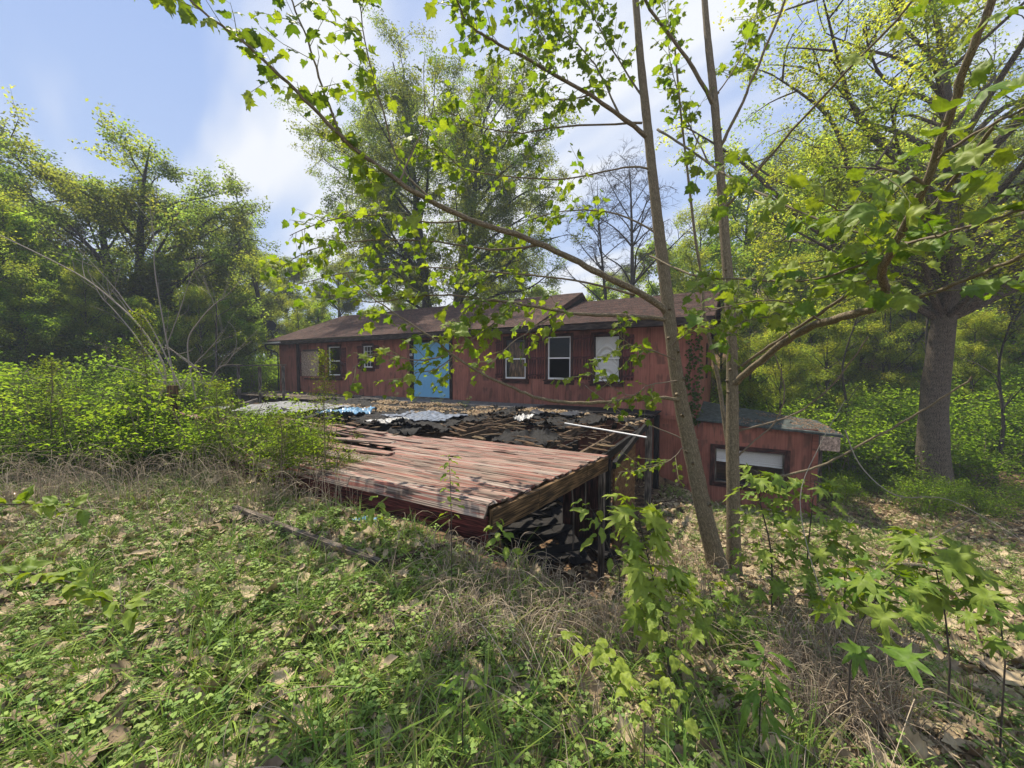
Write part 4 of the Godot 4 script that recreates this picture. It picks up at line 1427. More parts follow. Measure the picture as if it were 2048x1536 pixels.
func stalks(count: int, spread: float, ln: float, r: float, arch: float) -> ArrayMesh:
	var g := Geo.new()
	for i in count:
		var a := rf(0, TAU)
		var p0 := Vector3(cos(a), 0, sin(a)) * rf(0, spread)
		var b := a + rf(-0.8, 0.8)
		var o := Vector3(cos(b), 0, sin(b))
		var l := ln * rf(0.5, 1.2)
		var ar := arch * rf(0.4, 1.3)
		var pts := [p0 - Vector3(0, 0.02, 0), p0 + Vector3.UP * l * 0.5 + o * l * 0.12 * ar, p0 + Vector3.UP * l * (0.85 - 0.3 * ar) + o * l * 0.45 * ar, p0 + Vector3.UP * l * (1.0 - 0.75 * ar) + o * l * 0.9 * ar]
		var p := catmull(pts, 3)
		var tone := rf(0.6, 1.2)
		g.tube(p, taper(p.size(), r, r * 0.4), 3, 0.0, null, Color(tone, tone, tone))
	return g.mesh(true)

func make_leaves():
	LEAF.syc = []
	LEAF.star = []
	for k in 6:
		LEAF.syc.append(lobed_leaf(sycamore_outline, [0.3, -0.2, 0.6, 0.1, 0.8, -0.35][k], [0.2, 0.4, 0.05, 0.6, 0.3, 0.15][k], k * 1.7, 0.045))
		LEAF.star.append(lobed_leaf(star_outline, [0.3, -0.1, 0.5, 0.1, 0.7, -0.2][k], [0.25, 0.5, 0.1, 0.65, 0.4, 0.3][k], k * 1.3 + 0.4, 0.04))
	LEAF.oval = [lobed_leaf(oval_outline, 0.3, 0.25), lobed_leaf(oval_outline, -0.3, 0.1)]
	LEAF.heart = [lobed_leaf(heart_outline, 0.3, 0.2)]
	LEAF.dead = [lobed_leaf(sycamore_outline, 0.75, 0.35), lobed_leaf(sycamore_outline, -0.35, -0.25), lobed_leaf(oval_outline, 1.6, 0.5), lobed_leaf(sycamore_outline, 0.9, 0.75), lobed_leaf(oval_outline, -1.5, -0.3)]
	LEAF.lance = [lobed_leaf(lance_outline, 0.3, 0.45), lobed_leaf(lance_outline, -0.2, 0.2)]
	SPRAY.broad = spray(18, 0.30, 0.15, 0.62, 0.25)
	SPRAY.oak = spray(22, 0.32, 0.15, 0.42, 0.45, 0.3)
	SPRAY.fine = spray(22, 0.30, 0.10, 0.5, 0.2)
	SPRAY.shrub = spray(20, 0.20, 0.075, 0.6, 0.0, 1.1)
	SPRAY.small = spray(20, 0.13, 0.042, 0.55, 0.0, 0.9)
	SPRAY.big = spray(12, 0.17, 0.11, 0.72, 0.15, 1.1)
	for i in 7:
		var f := i / 6.0
		var col := Color(0.16, 0.29, 0.045).lerp(Color(0.36, 0.46, 0.075), f)
		var m := leaf_mat("leaf_green_%d" % i, col.linear_to_srgb(), 0.95)
		m.albedo_texture = TX.veins
		TONES.append(m)
	for i in 4:
		var f := i / 3.0
		var m := leaf_mat("dead_leaf_%d" % i, Color(0.27, 0.185, 0.125).lerp(Color(0.56, 0.45, 0.35), f).linear_to_srgb(), 0.25, 0.85)
		m.albedo_texture = TX.veins
		M["dead_%d" % i] = m

# many copies of one spray joined into a single mesh
func merged(called: String, me: ArrayMesh, m: Material, xf: Array, cols: Array, parent: Node) -> MeshInstance3D:
	var src := me.surface_get_arrays(0)
	var sv: PackedVector3Array = src[Mesh.ARRAY_VERTEX]
	var sn: PackedVector3Array = src[Mesh.ARRAY_NORMAL]
	var sc: PackedColorArray = src[Mesh.ARRAY_COLOR]
	var si: PackedInt32Array = src[Mesh.ARRAY_INDEX]
	var v := PackedVector3Array()
	var n := PackedVector3Array()
	var c := PackedColorArray()
	var ix := PackedInt32Array()
	ix.resize(si.size() * xf.size())
	var w := 0
	for i in xf.size():
		var t: Transform3D = xf[i]
		var k := v.size()
		v.append_array(t * sv)
		n.append_array(Transform3D(t.basis.orthonormalized(), Vector3.ZERO) * sn)
		var col: Color = cols[i]
		for q in sc: c.append(q * col)
		for q in si:
			ix[w] = k + q
			w += 1
	var a := []
	a.resize(Mesh.ARRAY_MAX)
	a[Mesh.ARRAY_VERTEX] = v; a[Mesh.ARRAY_NORMAL] = n; a[Mesh.ARRAY_COLOR] = c; a[Mesh.ARRAY_INDEX] = ix
	var out := ArrayMesh.new()
	out.add_surface_from_arrays(Mesh.PRIMITIVE_TRIANGLES, a)
	var o := part(called, out, m, parent)
	o.set_meta("kind", "stuff")
	return o

func greens(a: Color, b: Color, dry := 0.0) -> Color:
	var c := a.lerp(b, rf(0, 1))
	var k := rf(0.8, 1.2)
	return Color(c.r * k + dry, c.g * k, c.b * k)

func turn_of(d: Vector3, up: Vector3, s: float) -> Basis:
	var y := d.normalized()
	var x := y.cross(up)
	if x.length() < 0.01: x = y.cross(Vector3.RIGHT + Vector3.BACK * 0.3)
	x = x.normalized()
	return Basis(x * s, y * s, x.cross(y).normalized() * s)

func any_turn(s: float) -> Basis:
	return Basis(Vector3(rf(-1, 1), rf(-1, 1), rf(-1, 1)).normalized(), rf(0, TAU)).scaled(Vector3(s, s, s))

func yaw(s: float, tilt := 0.15) -> Basis:
	return (Basis(Vector3.UP, rf(0, TAU)) * Basis(Vector3.RIGHT, rf(-tilt, tilt))).scaled(Vector3(s, s, s))

# a tree with trunk, limbs and a leafy crown; centre at height h, radii r
func tree(t: Node3D, h: float, r: Vector3, tr: float, fork: float, limbs: int, subs: int, twigs: int, leaves: int, look: String, size: float, ca: Color, cb: Color, bark: Material, low := -0.35, lean := Vector3.ZERO, stems := 1):
	var g := Geo.new()
	var w := Geo.new()
	var centre := Vector3(0, h, 0) + lean
	var tops := []
	for s in stems:
		var a := s * TAU / stems + 0.6
		var off := Vector3(cos(a) * r.x, 0, sin(a) * r.z) * (0.0 if stems == 1 else 0.42)
		var top := centre + Vector3(rf(-0.1, 0.1) * r.x, r.y * rf(0.6, 0.75), rf(-0.1, 0.1) * r.z) + off
		var foot := Vector3(cos(a), 0, sin(a)) * (0.0 if stems == 1 else tr * 0.7)
		var tp := catmull([foot + Vector3(0, -0.4, 0), foot + Vector3(rf(-0.03, 0.03) * h, h * 0.25, 0) + lean * 0.15 + off * 0.12, centre * 0.75 + off * 0.5 + Vector3(rf(-0.3, 0.3), 0, rf(-0.3, 0.3)), centre.lerp(top, 0.5) + off * 0.2, top], 6)
		var rad := PackedFloat32Array()
		for i in tp.size():
			var f := clampf(tp[i].y / top.y, 0.0, 1.0)
			rad.append(tr * (0.07 + 0.93 * pow(1.0 - f, 0.9)) * (1.0 + 0.45 * exp(-maxf(tp[i].y, 0.0) / (tr * 1.5))))
		g.tube(tp, rad, 14, 0.10)
		tops.append([tp, rad, off])
	var xf := []
	var cols := []
	var mean := (r.x + r.y) * 0.5
	for i in limbs:
		var az := TAU * fposmod(i * 0.56984, 1.0) + rf(-0.2, 0.2)
		var sy := lerpf(low, 0.97, fposmod(i * 0.75488 + 0.13, 1.0))
		var ring := sqrt(maxf(0.0, 1.0 - sy * sy))
		var e := centre + Vector3(cos(az) * ring * r.x, sy * r.y, sin(az) * ring * r.z) * (pow(rf(0.10, 1.0), 0.38) * 0.92)
		var best: Array = tops[0]
		for q in tops:
			if (e - centre - q[2]).length() < (e - centre - best[2]).length(): best = q
		var tp: PackedVector3Array = best[0]
		var hs := clampf(e.y - 0.85 * Vector2(e.x - best[2].x, e.z - best[2].z).length() * rf(0.7, 1.2) - 0.1 * r.y, fork, tp[tp.size() - 1].y * 0.9)
		var k := 0
		while k < tp.size() - 2 and tp[k].y < hs: k += 1
		var s := tp[k]
		var ln := s.distance_to(e)
		var c1 := s.lerp(e, 0.35) + Vector3(rf(-0.07, 0.07), rf(0.0, 0.10), rf(-0.07, 0.07)) * ln
		var c2 := s.lerp(e, 0.7) + Vector3(rf(-0.08, 0.08), rf(-0.03, 0.08), rf(-0.08, 0.08)) * ln
		var lp := catmull([s, c1, c2, e], 4)
		var r0 := minf(best[1][k] * 0.55, 0.015 * ln + 0.012)
		g.tube(lp, taper(lp.size(), r0, 0.012), 7, 0.06)
		var tone := rf(0.72, 1.22)
		for j in subs:
			if rf(0, 1) < 0.12: continue
			var tone2 := tone * rf(0.75, 1.25)
			var shift := rf(-0.15, 0.15)
			var f := lerpf(0.22, 1.0, pow((j + rf(0, 0.9)) / subs, 0.75))
			var q := f * (lp.size() - 1)
			var a := lp[int(q)].lerp(lp[mini(int(q) + 1, lp.size() - 1)], q - int(q))
			var away := (a - centre) / r
			var d := (away.normalized() * 0.45 + Vector3(rf(-1, 1), rf(-0.6, 0.75), rf(-1, 1))).normalized()
			var sl := mean * rf(0.08, 0.20)
			var sp := catmull([a, a + d * sl * 0.5 + Vector3(rf(-1, 1), rf(-0.5, 1), rf(-1, 1)) * sl * 0.12, a + d * sl + Vector3(0, -0.08 * sl, 0)], 3)
			w.tube(sp, taper(sp.size(), clampf(r0 * 0.3, 0.008, 0.03), 0.005), 4)
			for m in twigs:
				var q2 := rf(0.25, 1.0) * (sp.size() - 1)
				var b := sp[int(q2)].lerp(sp[mini(int(q2) + 1, sp.size() - 1)], q2 - int(q2))
				var d2 := (d * 0.5 + Vector3(rf(-1, 1), rf(-0.7, 0.7), rf(-1, 1))).normalized()
				var l2 := sl * rf(0.3, 0.7)
				var e2 := b + d2 * l2
				w.tube(PackedVector3Array([b, b + d2 * l2 * 0.5 + Vector3(rf(-1, 1), rf(-1, 1), rf(-1, 1)) * l2 * 0.08, e2]), PackedFloat32Array([0.007, 0.005, 0.003]), 3)
				if leaves == 0:
					for u in 3:
						var b3 := b.lerp(e2, rf(0.2, 1.0))
						var d3 := (d2 + Vector3(rf(-1, 1), rf(-0.6, 0.9), rf(-1, 1)) * 0.9).normalized() * l2 * rf(0.5, 0.9)
						w.tube(PackedVector3Array([b3, b3 + d3]), PackedFloat32Array([0.006, 0.0025]), 3)
				for u in leaves:
					var at := b.lerp(e2, (u + rf(0.2, 1.0)) / leaves) + Vector3(rf(-1, 1), rf(-1, 1), rf(-1, 1)) * size * 0.16
					xf.append(Transform3D(yaw(size * rf(0.7, 1.2), 0.5), at))
					var gc := greens(ca, cb)
					cols.append(Color(gc.r * tone2 * (1.0 + shift), gc.g * tone2, gc.b * tone2 * (1.0 - shift)))
	part("trunk", g.mesh(), bark, t)
	var tw := part("twigs", w.mesh(), bark, t)
	tw.set_meta("kind", "stuff")
	if xf.size() > 0:
		merged("crown", SPRAY[look], M.leaf, xf, cols, t)

func spot(x: float, d: float) -> Vector3:
	var p := px(x, 733.0, d)
	return Vector3(p.x, ground_y(p.x, p.z) - 0.05, p.z)

func shrub(t: Node3D, h: float, wide: float, stems: int, look: String, per: int, ca: Color, cb: Color, size := 1.0):
	var g := Geo.new()
	var xf := []
	var cols := []
	for i in stems:
		var a := i * 2.4 + rf(-0.4, 0.4)
		var rr := wide * sqrt(rf(0.02, 1.0))
		var top := Vector3(cos(a) * rr, h * rf(0.55, 1.0) * (1.0 - 0.35 * rr / wide), sin(a) * rr)
		var p := catmull([Vector3(cos(a), 0, sin(a)) * wide * 0.12 - Vector3(0, 0.1, 0), top * 0.5 + Vector3(rf(-0.1, 0.1), rf(0, 0.1), rf(-0.1, 0.1)) * h, top], 4)
		g.tube(p, taper(p.size(), 0.008 + h * 0.003, 0.003), 4)
		for k in per:
			var q := pow(rf(0.02, 1.0), 0.7) * (p.size() - 1)
			var at := p[int(q)].lerp(p[mini(int(q) + 1, p.size() - 1)], q - int(q))
			var o := Vector3(rf(-1, 1), rf(-0.3, 0.6), rf(-1, 1)) * wide * rf(0.1, 0.42)
			g.tube(PackedVector3Array([at, at + o]), PackedFloat32Array([0.004, 0.002]), 3)
			xf.append(Transform3D(yaw(size * rf(0.75, 1.25), 0.4), at + o))
			cols.append(greens(ca, cb))
	var st := part("stems", g.mesh(), M.twig, t)
	st.set_meta("kind", "stuff")
	merged("foliage", SPRAY[look], M.leaf, xf, cols, t)

# ---------------------------------------------------------------- the young sycamore in front
func path_of(pts: Array) -> Array:
	var out := []
	for q in pts: out.append(px(q[0], q[1], q[2]))
	return out

func make_sycamore():
	var t := thing("sycamore_tree", "young three stemmed sycamore leaning before the annex, branches reaching over the porch", "tree", on_ground(1440, 1150))
	var inv := Transform3D(Basis(), -t.position)
	var stems := [
		[[[1446, 1180, 4.25], [1432, 1120, 4.3], [1405, 1010, 4.35], [1378, 880, 4.4], [1354, 760, 4.45], [1337, 620, 4.5], [1320, 480, 4.55], [1307, 370, 4.6], [1297, 270, 4.65], [1284, 150, 4.7], [1271, 0, 4.8], [1258, -160, 4.9], [1250, -330, 5.0]], 0.125, 0.03],
		[[[1468, 1180, 4.35], [1468, 1120, 4.35], [1466, 1000, 4.35], [1465, 860, 4.35], [1464, 740, 4.35], [1462, 640, 4.35], [1450, 480, 4.4], [1440, 340, 4.45], [1430, 215, 4.5], [1418, 100, 4.6], [1409, 0, 4.7], [1400, -160, 4.8], [1392, -300, 4.9]], 0.095, 0.028],
		[[[1462, 1010, 4.5], [1457, 902, 4.6], [1452, 865, 4.65], [1445, 816, 4.7], [1438, 767, 4.75], [1424, 700, 4.8], [1408, 630, 4.8], [1404, 560, 4.85], [1391, 480, 4.9], [1377, 360, 5.0], [1362, 230, 5.1], [1350, 100, 5.2]], 0.036, 0.012]]
	for s in stems:
		var g := Geo.new()
		var p := catmull(path_of(s[0]), 5)
		for i in p.size(): p[i] = inv * p[i] + Vector3(0, 0, 0)
		var r := PackedFloat32Array()
		for i in p.size():
			var f := float(i) / (p.size() - 1)
			r.append(lerpf(s[1] * 0.86, s[2], pow(f, 0.8)) * (1.0 + 0.75 * exp(-f * 26.0)) * (1.0 + 0.035 * sin(i * 2.7)))
		g.tube(p, r, 16, 0.05)
		# knots where branches broke off
		for k in 14:
			var i := rng.randi_range(4, p.size() - 20) if p.size() > 30 else rng.randi_range(3, p.size() - 3)
			var o := Vector3(rf(-1, 1), rf(-0.1, 0.3), rf(0.0, 1)).normalized()
			g.tube(PackedVector3Array([p[i] + o * r[i] * 0.7, p[i] + o * (r[i] + 0.012), p[i] + o * (r[i] + 0.022)]), PackedFloat32Array([r[i] * 0.38, r[i] * 0.26, r[i] * 0.1]), 7)
		part("trunk", g.mesh(), M.sycamore_bark, t)
	# branches: points (pixel, pixel, distance), start and end radius, twigs per metre, first leafy share, leaf size
	var br := [
		[[[1338, 628, 4.5], [1290, 592, 4.4], [1200, 548, 4.2], [1130, 510, 4.05], [1030, 468, 3.85], [940, 440, 3.65], [830, 385, 3.4], [760, 335, 3.3], [700, 290, 3.2], [640, 230, 3.1], [560, 150, 3.0], [480, 80, 2.9], [390, 10, 2.85], [330, -60, 2.8]], 0.045, 0.006, 7.5, 0.42, 0.125],
		[[[688, 284, 3.2], [650, 190, 3.15], [622, 100, 3.1], [585, 5, 3.05], [560, -60, 3.0]], 0.012, 0.005, 9.0, 0.15, 0.115],
		[[[800, 362, 3.35], [822, 310, 3.4], [848, 250, 3.45], [850, 190, 3.5]], 0.010, 0.004, 7.0, 0.4, 0.12],
		[[[880, 415, 3.5], [800, 330, 3.6], [760, 200, 3.7], [730, 80, 3.8], [715, -40, 3.9]], 0.012, 0.005, 8.0, 0.45, 0.13],
		[[[1080, 490, 3.95], [980, 498, 4.1], [850, 482, 4.2], [720, 482, 4.3], [620, 500, 4.3], [550, 545, 4.3]], 0.014, 0.004, 10.0, 0.2, 0.105],
		[[[940, 440, 3.65], [860, 445, 3.9], [760, 430, 4.1], [660, 440, 4.2], [580, 470, 4.3]], 0.012, 0.004, 10.0, 0.2, 0.105],
		[[[1270, 590, 4.5], [1150, 560, 4.7], [1000, 545, 4.9], [850, 535, 5.0], [700, 545, 5.0], [590, 570, 5.0]], 0.016, 0.004, 9.0, 0.3, 0.105],
		[[[1345, 640, 4.5], [1270, 633, 4.4], [1200, 630, 4.3], [1150, 627, 4.25], [1090, 617, 4.15], [1030, 606, 4.0], [975, 600, 3.85], [930, 620, 3.7], [905, 665, 3.6]], 0.030, 0.005, 12.0, 0.38, 0.125],
		[[[1000, 603, 3.95], [900, 590, 3.9], [820, 595, 3.9], [740, 605, 3.9], [660, 590, 3.9]], 0.012, 0.004, 10.0, 0.05, 0.115],
		[[[1362, 800, 4.4], [1320, 796, 4.3], [1250, 801, 4.15], [1160, 806, 4.0], [1080, 796, 3.85], [1030, 778, 3.75], [960, 745, 3.65], [905, 710, 3.55], [870, 680, 3.5], [810, 640, 3.5], [740, 592, 3.5], [690, 545, 3.5]], 0.024, 0.005, 4.0, 0.62, 0.10],
		[[[905, 708, 3.55], [850, 720, 3.45], [800, 715, 3.4], [750, 708, 3.35], [705, 735, 3.3]], 0.008, 0.003, 9.0, 0.1, 0.095],
		[[[905, 712, 3.55], [870, 740, 3.5], [835, 745, 3.5], [810, 765, 3.5]], 0.006, 0.003, 8.0, 0.1, 0.09],
		[[[1030, 610, 4.0], [985, 650, 3.9], [930, 690, 3.8], [900, 740, 3.75]], 0.010, 0.003, 9.0, 0.1, 0.10],
		[[[1120, 625, 4.2], [1070, 655, 4.1], [1020, 690, 4.0], [985, 725, 3.95]], 0.010, 0.003, 8.0, 0.15, 0.095],
		[[[1298, 277, 4.65], [1240, 232, 4.5], [1180, 190, 4.35], [1110, 150, 4.2], [1050, 115, 4.05], [985, 80, 3.9], [940, 50, 3.8], [915, 0, 3.7], [905, -60, 3.6]], 0.030, 0.006, 13.0, 0.2, 0.11],
		[[[1284, 246, 4.65], [1130, 253, 4.6], [1027, 266, 4.5], [942, 246, 4.4], [880, 215, 4.4]], 0.014, 0.004, 15.0, 0.25, 0.10],
		[[[1301, 338, 4.6], [1249, 335, 4.7], [1113, 359, 4.7], [942, 342, 4.7], [890, 307, 4.7], [840, 290, 4.7]], 0.014, 0.004, 15.0, 0.3, 0.10],
		[[[1180, 190, 4.35], [1120, 200, 4.6], [1040, 190, 4.9], [960, 160, 5.0]], 0.010, 0.003, 16.0, 0.1, 0.095],
		[[[1110, 150, 4.2], [1090, 80, 4.5], [1050, 10, 4.8], [1030, -40, 5.0]], 0.010, 0.003, 16.0, 0.1, 0.095],
		[[[1420, 330, 4.5], [1370, 230, 4.7], [1340, 120, 4.9], [1330, 0, 5.0]], 0.010, 0.003, 14.0, 0.2, 0.10],
		[[[1424, 200, 4.5], [1480, 120, 4.6], [1510, 40, 4.7], [1520, -40, 4.8]], 0.010, 0.003, 14.0, 0.2, 0.10],
		[[[1240, 232, 4.5], [1190, 130, 4.8], [1130, 60, 5.0], [1080, -20, 5.2]], 0.014, 0.004, 18.0, 0.15, 0.10],
		[[[1290, 200, 4.7], [1200, 60, 5.0], [1160, -40, 5.2]], 0.014, 0.004, 16.0, 0.2, 0.10],
		[[[1318, 470, 4.55], [1240, 430, 4.8], [1150, 420, 5.0], [1060, 440, 5.2], [1000, 480, 5.2]], 0.014, 0.004, 14.0, 0.3, 0.10],
		[[[1431, 216, 4.5], [1373, 117, 4.4], [1300, 18, 4.3], [1260, -60, 4.2]], 0.026, 0.012, 4.0, 0.4, 0.12],
		[[[1442, 290, 4.45], [1480, 215, 4.3], [1505, 157, 4.2], [1570, 0, 4.0], [1600, -100, 3.9]], 0.020, 0.010, 3.0, 0.5, 0.12],
		[[[1453, 413, 4.4], [1530, 325, 4.0], [1629, 212, 3.5], [1793, 40, 2.9], [1850, -40, 2.7]], 0.014, 0.008, 4.0, 0.55, 0.14],
		[[[1315, 259, 4.65], [1365, 290, 4.2], [1420, 329, 3.7], [1483, 369, 3.3], [1560, 405, 2.9], [1647, 446, 2.6], [1731, 471, 2.4]], 0.014, 0.006, 6.0, 0.2, 0.13],
		[[[1470, 765, 4.3], [1500, 740, 4.1], [1560, 690, 3.7], [1620, 655, 3.3], [1660, 641, 3.0], [1720, 625, 2.7], [1762, 612, 2.5], [1770, 575, 2.4], [1764, 540, 2.3], [1785, 500, 2.2], [1800, 470, 2.1], [1850, 370, 1.9], [1890, 260, 1.75], [1930, 140, 1.6], [1975, 20, 1.5], [2000, -60, 1.45]], 0.040, 0.012, 5.0, 0.45, 0.125],
		[[[1764, 611, 2.5], [1850, 590, 2.25], [1950, 552, 2.0], [2048, 511, 1.8], [2130, 480, 1.7]], 0.014, 0.007, 5.0, 0.1, 0.12],
		[[[1478, 735, 4.3], [1540, 692, 3.9], [1620, 640, 3.4], [1700, 585, 3.0], [1745, 556, 2.7], [1830, 455, 2.3], [1900, 370, 2.0], [1990, 250, 1.7]], 0.018, 0.008, 5.0, 0.35, 0.12],
		[[[1790, 490, 2.2], [1880, 470, 1.95], [1960, 445, 1.75], [2060, 415, 1.55]], 0.009, 0.005, 9.0, 0.1, 0.12],
		[[[1300, 512, 4.5], [1370, 545, 4.0], [1420, 556, 3.6], [1530, 560, 3.1], [1629, 559, 2.7], [1738, 522, 2.4], [1793, 483, 2.3]], 0.012, 0.007, 7.0, 0.25, 0.12],
		[[[1870, 320, 1.85], [1910, 290, 1.6], [1980, 250, 1.4], [2060, 215, 1.25]], 0.008, 0.004, 7.0, 0.1, 0.125],
		[[[1820, 430, 2.0], [1760, 410, 1.9], [1690, 420, 1.85], [1640, 400, 1.8]], 0.007, 0.003, 9.0, 0.1, 0.12],
		[[[1850, 370, 1.9], [1790, 340, 1.75], [1740, 350, 1.65]], 0.007, 0.003, 8.0, 0.1, 0.12],
		[[[1640, 640, 3.1], [1590, 610, 3.0], [1540, 600, 2.95], [1470, 610, 2.9], [1410, 625, 2.9]], 0.008, 0.004, 11.0, 0.1, 0.115],
		[[[1345, 690, 4.4], [1380, 665, 4.1], [1440, 655, 3.8], [1500, 640, 3.5], [1560, 630, 3.3]], 0.009, 0.004, 12.0, 0.1, 0.11],
		[[[1350, 720, 4.4], [1300, 700, 4.2], [1260, 690, 4.1], [1230, 660, 4.0]], 0.009, 0.004, 12.0, 0.2, 0.105],
		[[[1358, 760, 4.4], [1300, 770, 4.15], [1255, 790, 4.0], [1180, 745, 3.9]], 0.008, 0.003, 12.0, 0.25, 0.095],
		[[[1478, 862, 4.35], [1540, 845, 4.1], [1594, 826, 3.9], [1666, 768, 3.6], [1738, 672, 3.3]], 0.011, 0.005, 1.0, 0.8, 0.07],
		[[[1478, 911, 4.35], [1510, 880, 4.2], [1539, 857, 4.1], [1563, 819, 4.0], [1568, 770, 3.95], [1555, 725, 3.9], [1539, 690, 3.9]], 0.010, 0.004, 0.0, 1.0, 0.07],
		[[[1539, 957, 3.6], [1600, 944, 3.5], [1656, 925, 3.4], [1758, 870, 3.2], [1861, 812, 3.0], [1946, 754, 2.8]], 0.014, 0.006, 0.5, 0.8, 0.07],
		[[[1396, 880, 4.4], [1370, 878, 4.4], [1320, 858, 4.4], [1250, 830, 4.4], [1170, 770, 4.4]], 0.010, 0.004, 0.0, 1.0, 0.07],
		[[[1366, 895, 4.35], [1340, 920, 4.3], [1300, 935, 4.25], [1235, 945, 4.2]], 0.005, 0.002, 13.0, 0.2, 0.07],
	]
	var spots := []
	var w := Geo.new()
	for b in br:
		var p := catmull(path_of(b[0]), 5)
		for i in p.size(): p[i] = inv * p[i]
		var g := Geo.new()
		var r := PackedFloat32Array()
		for i in p.size():
			r.append(lerpf(b[1], b[2], pow(float(i) / (p.size() - 1), 0.7)) * (1.0 + 0.06 * sin(i * 1.9)))
			if i > 0: p[i] += Vector3(rf(-1, 1), rf(-1, 1), rf(-1, 1)) * 0.006
		g.tube(p, r, 9, 0.05)
		part("branch", g.mesh(), M.sycamore_bark if b[1] > 0.011 else M.twig, t)
		var total := 0.0
		for i in p.size() - 1: total += p[i].distance_to(p[i + 1])
		var n := int(total * (1.0 - b[4]) * b[3] * 1.35)
		for k in n:
			var f := lerpf(b[4], 1.0, (k + rf(0, 1)) / n) * (p.size() - 1)
			var i := mini(int(f), p.size() - 2)
			var a := p[i].lerp(p[i + 1], f - i)
			var d := (p[i + 1] - p[i]).normalized()
			var side := d.cross(Vector3(rf(-1, 1), rf(-1, 1), rf(-1, 1))).normalized()
			var td := (d * rf(0.3, 0.9) + side * rf(0.5, 1.0) + Vector3.UP * 0.1).normalized()
			var ln := rf(0.10, 0.42)
			if a.z + t.position.z > -2.2: ln *= 0.55
			var tip := a + td * ln + Vector3(0, -0.12 * ln, 0)
			var mid := a.lerp(tip, 0.5) + Vector3(rf(-1, 1), rf(-0.5, 1), rf(-1, 1)) * ln * 0.08
			w.tube(PackedVector3Array([a, mid, tip]), PackedFloat32Array([0.0035, 0.0028, 0.0015]), 4)
			var cnt := maxi(2, int(ln / 0.065))
			for c in cnt:
				var q := a.lerp(mid, 2.0 * (c + 0.6) / cnt) if c < cnt / 2 else mid.lerp(tip, 2.0 * (c + 0.8) / cnt - 1.0)
				var young := rf(0.45, 1.15) * (0.75 if c == cnt - 1 else 1.0)
				var ld := (td * 0.6 + td.cross(Vector3.UP).normalized() * (1.0 if c % 2 == 0 else -1.0) * rf(0.3, 0.9) + Vector3(0, rf(-0.9, 0.15), 0)).normalized()
				var stalk := q + ld * 0.035 + Vector3(0, -0.008, 0)
				w.tube(PackedVector3Array([q, stalk]), PackedFloat32Array([0.0012, 0.0010]), 3)
				var up := (Vector3.UP * rf(0.2, 1.0) + Vector3(rf(-1, 1), rf(-0.3, 0.6), rf(-0.6, 1.0)) * 0.75).normalized()
				spots.append([stalk, turn_of(ld, up, b[5] * young)])
	part("twigs", w.mesh(), M.green_stem, t).set_meta("kind", "stuff")
	# the largest-looking leaves are parts of their own, the rest one mass
	var order := []
	for i in spots.size():
		var at: Vector3 = spots[i][0] + t.position
		var s := seen_at(at)
		var b: Basis = spots[i][1]
		var big := 0.0
		if s.z > 0.1 and s.x > -40 and s.x < 2090 and s.y > -40 and s.y < 1560:
			big = b.y.length() / s.z
		order.append([big, i])
	order.sort_custom(func(a, b): return a[0] > b[0])
	var sets := [[[], []], [[], []], [[], []], [[], []], [[], []], [[], []]]
	for k in order.size():
		var sp = spots[order[k][1]]
		var which := rng.randi() % 6
		if k < 300:
			part("leaf", LEAF.syc[which], TONES[rng.randi() % 7], t, Transform3D(sp[1], sp[0]))
		else:
			sets[which][0].append(Transform3D(sp[1], sp[0]))
			sets[which][1].append(greens(Color(0.17, 0.30, 0.05), Color(0.38, 0.48, 0.08)))
	for s in 6:
		multi("leaves", LEAF.syc[s], M.veined_leaf, sets[s][0], sets[s][1], t)

# a small plant with single leaves
func sapling(called: String, label: String, cat: String, pts: Array, rad: float, leaf: String, size: float, n: int, reach: float, tone0: int, tone1: int, from := 0.25, group := "", stuff := false):
	var p := catmull(path_of(pts), 5)
	var base := Vector3(p[0].x, ground_y(p[0].x, p[0].z), p[0].z)
	var t := thing(called, label, cat, base, 0.0, group)
	for i in p.size(): p[i] -= base
	if p[0].y > 0.02:
		p.insert(0, Vector3(0, -0.03, 0))
	var g := Geo.new()
	g.tube(p, taper(p.size(), rad, rad * 0.35), 6)
	var xf := []
	var cols := []
	for k in n:
		var f := lerpf(from, 1.0, (k + rf(0.0, 0.9)) / n) * (p.size() - 1)
		var i := mini(int(f), p.size() - 2)
		var a := p[i].lerp(p[i + 1], f - i)
		var az := k * 2.4 + rf(-0.5, 0.5)
		var ff := f / (p.size() - 1)
		var d := Vector3(cos(az), rf(0.0, 0.6), sin(az)).normalized()
		var tip := a + d * reach * rf(0.3, 1.0) * (1.15 - 0.6 * ff)
		g.tube(PackedVector3Array([a, tip]), PackedFloat32Array([rad * 0.25, rad * 0.15]), 3)
		var ld := Vector3(cos(az + rf(-0.6, 0.6)), rf(-0.6, 0.15), sin(az + rf(-0.6, 0.6))).normalized()
		var up := (Vector3.UP + Vector3(rf(-1, 1), 0, rf(-0.6, 1)) * 0.6).normalized()
		xf.append(Transform3D(turn_of(ld, up, size * rf(0.55, 1.15)), tip))
	part("stem", g.mesh(), M.dark_twig, t)
	var lm: Array = LEAF[leaf]
	if stuff:
		for k in xf.size(): cols.append(greens(Color(0.13, 0.24, 0.04), Color(0.24, 0.32, 0.05)))
		multi("leaves", lm[0], M.veined_leaf, xf, cols, t)
	else:
		for k in xf.size():
			part("leaf", lm[rng.randi() % lm.size()], TONES[clampi(rng.randi_range(tone0, tone1), 0, 6)], t, xf[k])
	return t

